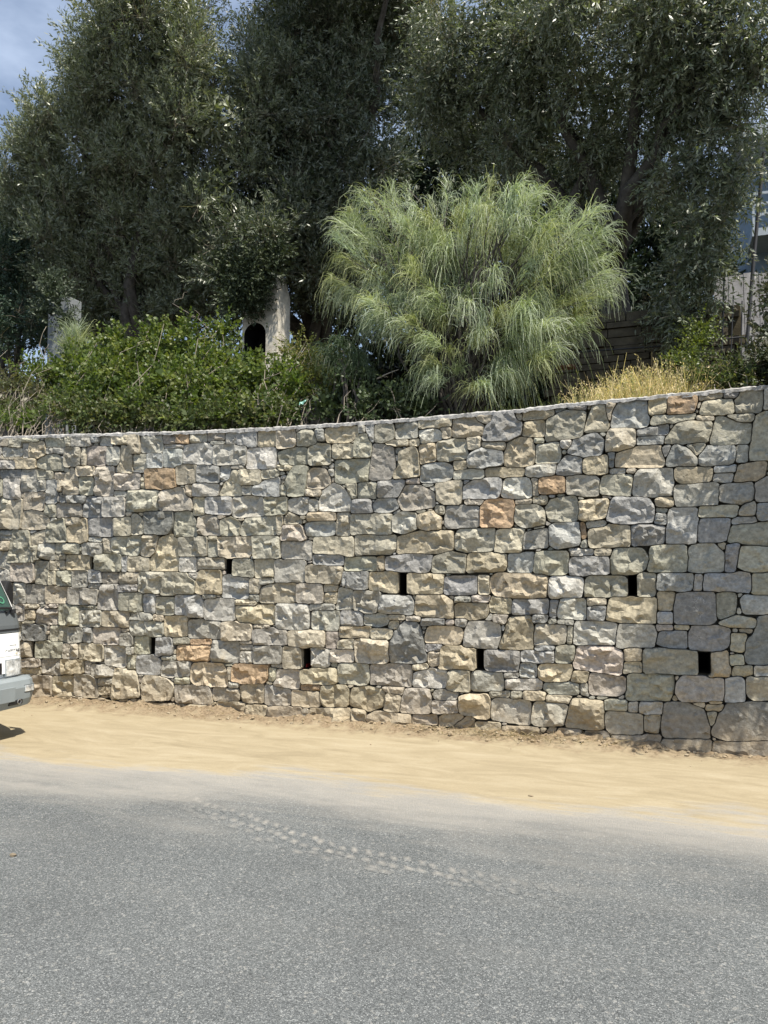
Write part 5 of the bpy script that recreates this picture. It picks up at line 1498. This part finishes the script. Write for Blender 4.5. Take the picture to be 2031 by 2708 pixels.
# withered stalks on the dirt at the foot of the wall
def foot_stalks():
    rnd = np.random.default_rng(63)
    n = 420
    x = np.where(rnd.random(n) < .6, rnd.normal(-1.35, .45, n), rnd.uniform(-6.5, -.1, n))
    yy = -np.abs(rnd.normal(.06, .06, n)) - .015
    z = np.array([heap_z(a, b) for a, b in zip(x, yy)])
    h = rnd.uniform(.03, .12, n); lean = rnd.normal(0, 1.0, (n, 2)); lean[:, 1] -= .5
    s = np.linspace(0, 1, 5)
    path = np.stack([x[:, None] + lean[:, :1] * h[:, None] * s, yy[:, None] + lean[:, 1:] * h[:, None] * s, z[:, None] + h[:, None] * s * (1 - .5 * s)], 2)
    V, F, C = ribbons(path, rnd.uniform(.003, .006, n), np.array([(.30, .24, .15), (.22, .18, .12), (.36, .30, .2)])[rnd.integers(0, 3, n)], rnd)
    tag(link("withered_stalks", np_mesh("withered_stalks", V, F, C), None, M_STRAW), kind="stuff")
foot_stalks()

# bare dead branches that stand out against the dark
def dead_branch(label, pts, y, rnd, r=.010, forks=5):
    p = [D(x, yy, y + rnd.normal(0, .05)) for x, yy in pts]
    b0 = p[0].copy()
    mb = MB(); mb.tube([q - b0 for q in p], list(np.linspace(r, r * .4, len(p))), 5)
    for _ in range(forks):
        i = rnd.integers(1, len(p))
        a = p[i - 1] + (p[i] - p[i - 1]) * rnd.random()
        d = unit((p[-1] - p[0]) * .5 + rnd.normal(0, .5, 3) * np.linalg.norm(p[-1] - p[0]))
        L = np.linalg.norm(p[-1] - p[0]) * rnd.uniform(.2, .42)
        q = limb_path(a, a + d * L, rnd, 5, .25)
        mb.tube(q - b0, list(np.linspace(r * .5, r * .2, 5)), 4)
    o = link("dead_branch", mb.mesh("dead_branch", True), None, M_TWIG)
    o.location = b0
    tag(o, label, "branch", "bare dead branches in the scrub")
_r = np.random.default_rng(71)
dead_branch("pale forked dead branch standing in the scrub at the far left", [(97, 800), (92, 770), (85, 745), (92, 720), (100, 705)], 1.9, _r, .008, 3)
dead_branch("grey dead branch arching above the middle of the bramble bush", [(455, 730), (450, 710), (430, 690), (400, 672), (372, 655)], 2.0, _r, .007, 6)
dead_branch("thin dead branch poking out of the left end of the bramble", [(30, 800), (45, 785), (70, 775), (95, 772)], 1.8, _r, .009, 5)
dead_branch("dry curved stem bent over at the right end of the bramble", [(590, 905), (585, 880), (570, 866), (545, 862)], .62, _r, .009, 3)
dead_branch("slanting grey stick low in front of the large broom", [(815, 818), (840, 806), (862, 798)], .75, _r, .009, 2)
dead_branch("bare vertical stem below the left side of the large broom", [(868, 905), (856, 880), (850, 855), (842, 835)], .75, _r, .009, 2)
# ---------------------------------------------------------------- small buildings and odds and ends on the terrace
M_RENDER = plain("white_render", (0.56, 0.52, 0.44), 0.9, 0.15, var=0.30, scale=9, bump=0.9)
M_GREYREND = plain("grey_render", (0.20, 0.215, 0.225), 0.9, 0.15, var=0.16, scale=7, bump=0.6)
M_DARK = plain("niche_shade", (0.02, 0.02, 0.022), 0.95, 0.05, var=0.2)  # shade inside the arched niche, painted as a near black colour
M_BOARD = plain("weathered_board", (0.34, 0.33, 0.33), 0.85, 0.2, var=0.2, scale=9, bump=0.5)
M_IRON = plain("dark_iron", (0.035, 0.035, 0.038), 0.55, 0.4, var=0.2)
M_RUST = plain("rusty_red", (0.13, 0.055, 0.04), 0.8, 0.25, var=0.3, scale=20)
M_WOOD = plain("old_wood", (0.22, 0.17, 0.12), 0.9, 0.15, var=0.3, scale=18, bump=0.5)
M_REDPL = plain("red_plastic", (0.42, 0.03, 0.025), 0.45, 0.4)

# white rendered pillar with a round headed niche
c = D(566, 780, 4.6); px_m = 1661 / ((c - CAMN) @ AX_F)
w = 84 / px_m; zb = 3.3; zt = D(600, 556, 4.6)[2]; x0 = D(524, 700, 4.6)[0]
aw, az0, az1 = 53 / px_m, D(560, 770, 4.6)[2] - .5, D(555, 697, 4.6)[2]
pil = tag(empty("garden_shrine", (x0, 4.6, zb)), "white rendered pillar with a dark arched niche behind the bramble bush", "shrine")
n = 16
ax0 = 0.05 * w; r_ = aw / 2; zc = az1 - r_ - zb
H = zt - zb
outer = [(0, 0), (0, H * .84), (.25 * w, H * .95), (.55 * w, H), (.85 * w, H * .95), (w, H * .84), (w, 0)]
arch = [(ax0 + aw, 0)] + [(ax0 + r_ + r_ * math.cos(a), zc + r_ * math.sin(a)) for a in np.linspace(0, math.pi, n)] + [(ax0, 0)]
poly = outer + arch
mb = MB()
k = len(poly)
v = [(p[0], 0, p[1]) for p in poly] + [(p[0], .5, p[1]) for p in poly]
f = [(i, (i + 1) % k, (i + 1) % k + k, i + k) for i in range(k)]
mb.v, mb.f = [Vector(q) for q in v], f
from mathutils.geometry import tessellate_polygon
for t_ in tessellate_polygon([[Vector((p[0], p[1], 0)) for p in poly]]):
    mb.f.append(tuple(t_)); mb.f.append(tuple(i + k for i in t_[::-1]))
bo = mb.build("body", M_RENDER, pil)
bo.data.materials.append(M_DARK)  # inner faces of the arch take the painted shade
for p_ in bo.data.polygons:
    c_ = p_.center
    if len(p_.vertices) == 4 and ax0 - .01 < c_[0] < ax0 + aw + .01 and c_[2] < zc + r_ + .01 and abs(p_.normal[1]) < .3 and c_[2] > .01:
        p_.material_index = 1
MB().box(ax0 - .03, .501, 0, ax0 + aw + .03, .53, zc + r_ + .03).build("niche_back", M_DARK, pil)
MB().box(ax0 + .25 * aw, .28, 0.0, ax0 + .6 * aw, .46, zc * .55).build("blue_box", plain("blue_paint", (.03, .10, .16), .5, .3), pil, .01)

# grey gatepost in the shade at the left
c0, c1 = D(101, 765, 3.0), D(150, 640, 3.0)
MBp = MB().box(0, 0, 0, c1[0] - c0[0], .3, c1[2] - 3.1)
gp = tag(empty("gatepost", (c0[0], 3.0, 3.1)), "grey rendered gatepost in shade behind the feathery tuft", "gatepost")
MBp.build("post", M_GREYREND, gp, .015)

# low terrace wall of flat stones in the shade on the right
c0, c1 = D(1200, 790, 3.3), D(1545, 660, 3.3)
tw = tag(empty("terrace_wall", (c0[0], 3.3, 3.2)), "low shaded terrace wall of flat brown stones behind the dry grass", "wall")
rw = np.random.default_rng(81)
Wd, Hd = c1[0] - c0[0], c1[2] - 3.2
z = 0.0; proto = []
def slab(wd, ht):
    M = MB().box(0, 0, 0, wd, .22, ht)
    return M.mesh("stone")
while z < Hd:
    ht = rw.uniform(.08, .14); x = -rw.uniform(0, .2)
    while x < Wd:
        wd = rw.uniform(.25, .55)
        o = link("stone", slab(wd - .014, ht - .012), tw, M_WOOD if False else plain("brown_stone", (.10, .085, .062), .95, .1, var=.3, scale=7, bump=.7) if not proto else proto[0])
        proto.append(o.data.materials[0])
        o.location = (x, rw.uniform(-.02, .02), z)
        x += wd
    z += ht
MB().box(-.1, .06, 0, Wd + .3, .5, Hd).build("earth_fill", M_SOIL, tw)
# old plank with a rusty pipe beside it, and the second plank further right
q0, q1 = D(1200, 795, 1.9), D(1240, 797, 1.9)
mb = MB().box(0, 0, 0, float(np.linalg.norm(q1 - q0)), .14, .03)
o = mb.build("plank", M_RUST, None, .004); o.location = tuple(q0); tag(o, "short reddish plank lying under the right side of the broom", "plank")
q0, q1 = D(1515, 797, 1.4), D(1585, 790, 1.4)
mb = MB().box(0, 0, 0, float(np.linalg.norm(q1 - q0)), .12, .03)
o = mb.build("plank", M_WOOD, None, .004); o.location = tuple(q0); o.rotation_euler = (0, R(-4), R(6)); tag(o, "weathered brown plank lying on the weeds below the grey boarded wall", "plank")
mb = MB().tube([D(1225, 762, 3.1) - D(1225, 762, 3.1), D(1330, 755, 3.1) - D(1225, 762, 3.1), D(1420, 748, 3.1) - D(1225, 762, 3.1), D(1520, 742, 3.1) - D(1225, 762, 3.1)], .011, 6)
o = link("cable", mb.mesh("cable", True), None, M_IRON); o.location = tuple(D(1225, 762, 3.1)); tag(o, "thin black cable stretched along the low terrace wall", "cable")

# grey boarded wall at the right edge, dark iron rods in front of it
c0, c1 = D(1546, 770, 4.2), D(1760, 575, 4.2)
bw = tag(empty("boarded_wall", (c0[0], 4.2, 3.3)), "grey wall of upright weathered boards at the right edge", "wall")
x = 0.0; i = 0
pm = None
while x < c1[0] - c0[0]:
    wd = 0.19
    if pm is None: pm = MB().box(0, 0, 0, wd - .008, .03, 1).mesh("board")
    o = link("board", pm, bw, M_BOARD); o.location = (x, rw.uniform(-.006, .006), 0); o.scale = (1, 1, c1[2] - 3.3 + rw.uniform(-.02, .02))
    x += wd
MB().box(0, .04, .2, x, .09, .3).build("rail", M_WOOD, bw)
rods = tag(empty("iron_railing", tuple(D(1560, 790, 3.2) * [1, 1, 0] + [0, 0, 3.3])), "thin dark iron rods and a taller leaning post in front of the grey boards", "railing")
o0 = np.array(rods.location)
for (xa, ya, xb, yb_, r_) in ((1558, 800, 1564, 600, .012), (1578, 790, 1584, 640, .008), (1600, 790, 1603, 650, .008)):
    MB().tube([D(xa, ya, 3.2) - o0, D(xb, yb_, 3.2) - o0], r_, 6).build("rod", M_IRON, rods)
MB().tube([D(1548, 734, 3.2) - o0, D(1660, 722, 3.2) - o0], .010, 6).build("rail", M_IRON, rods)
MB().tube([D(1612, 760, 3.2) - o0, D(1628, 560, 3.2) - o0, D(1650, 330, 3.2) - o0], .022, 8).build("post", M_IRON, rods)

# apartment house beyond, with balcony bands
hx0, hy = D(1612, 500, 13.0)[0], 13.0
hz1 = D(1640, 345, 13.0)[2]
hs = tag(empty("apartment_house", (hx0, hy, 3.2)), "shaded blue grey apartment house with balcony bands beyond the right edge", "building")
M_HW = plain("pale_blue_wall", (0.20, 0.26, 0.32), 0.85, 0.2, var=0.08, scale=1.5)
M_HB = plain("balcony_white", (0.36, 0.40, 0.43), 0.8, 0.2, var=0.06)
M_HG = plain("window_glass", (0.03, 0.045, 0.06), 0.12, 0.6)
hH = hz1 - 3.2
MB().box(0, 0, 0, 9, 8, hH).build("wall", M_HW, hs)
MB().box(-.3, -1.2, hH, 9.3, 8.3, hH + .25).build("roof", M_HB, hs)
for fl in range(3):
    z = 1.0 + fl * 2.45
    b_ = MB().box(0.002, -1.1, z, 9, -.002, z + .18).build("balcony", M_HB, hs)
    for q in (0.5, 0.75, 1.0):
        MB().box(0.01, -1.09, z + q - .03, 8.98, -1.06, z + q + .03).build("rail", M_HB, b_)
    for px_ in np.arange(.02, 9, 1.1):
        MB().box(px_, -1.085, z + .181, px_ + .05, -1.062, z + .96).build("baluster", M_HB, b_)
    for wx in (0.6, 2.6, 4.6, 6.6):
        fr = MB().box(wx - .06, -.04, z + .25, wx + 1.06, -.003, z + 1.95).build("window", M_HB, hs)
        MB().box(wx, -.055, z + .30, wx + 1, -.042, z + 1.9).build("pane", M_HG, fr)

# red pipe end in the weep hole, scrap of turquoise sheeting, pale litter
q = at_y(806, 1768, 0.12)
o = MB().tube([(0, 0, 0), (0, .35, 0)], .034, 14).build("drain_pipe", M_REDPL, None, smooth=False); o.location = (q[0], .10, q[2] + .03)
tag(o, "short red pipe end inside the weep hole left of the wall's centre", "pipe")
q = D(654, 871, .75)
sv, sf = [], []
for j in range(5):
    for i in range(7):
        u, v_ = i / 6, j / 4
        sv.append((.10 * (u - .5) * 1.0, .03 * math.sin(u * 5) + .02 * v_, .055 * (v_ - .5) * math.sin(max(.15, u) * math.pi * .75 + .5) + .02 * u))
for j in range(4):
    for i in range(6):
        a = j * 7 + i; sf.append((a, a + 1, a + 8, a + 7))
mb = MB(); mb.add(sv, sf)
o = link("plastic_scrap", mb.mesh("plastic_scrap", True), None, plain("turquoise_plastic", (.22, .42, .36), .4, .4)); o.location = tuple(q)
m_ = o.modifiers.new("thickness", 'SOLIDIFY'); m_.thickness = .003
tag(o, "scrap of pale turquoise plastic caught in the ivy above the wall", "litter")
q = at_y(62, 1150, .42)
o = link("paper_scrap", np_mesh("paper_scrap", ICO_V * [.025, .02, .014] * (1 + rng.normal(0, .25, ICO_V.shape)), ICO_F), None, plain("white_paper", (.75, .70, .68), .8, .2)); o.location = (q[0], .42, float(top_z(q[0])) + .03)
tag(o, "crumpled white paper scrap on the left end of the wall top", "litter")
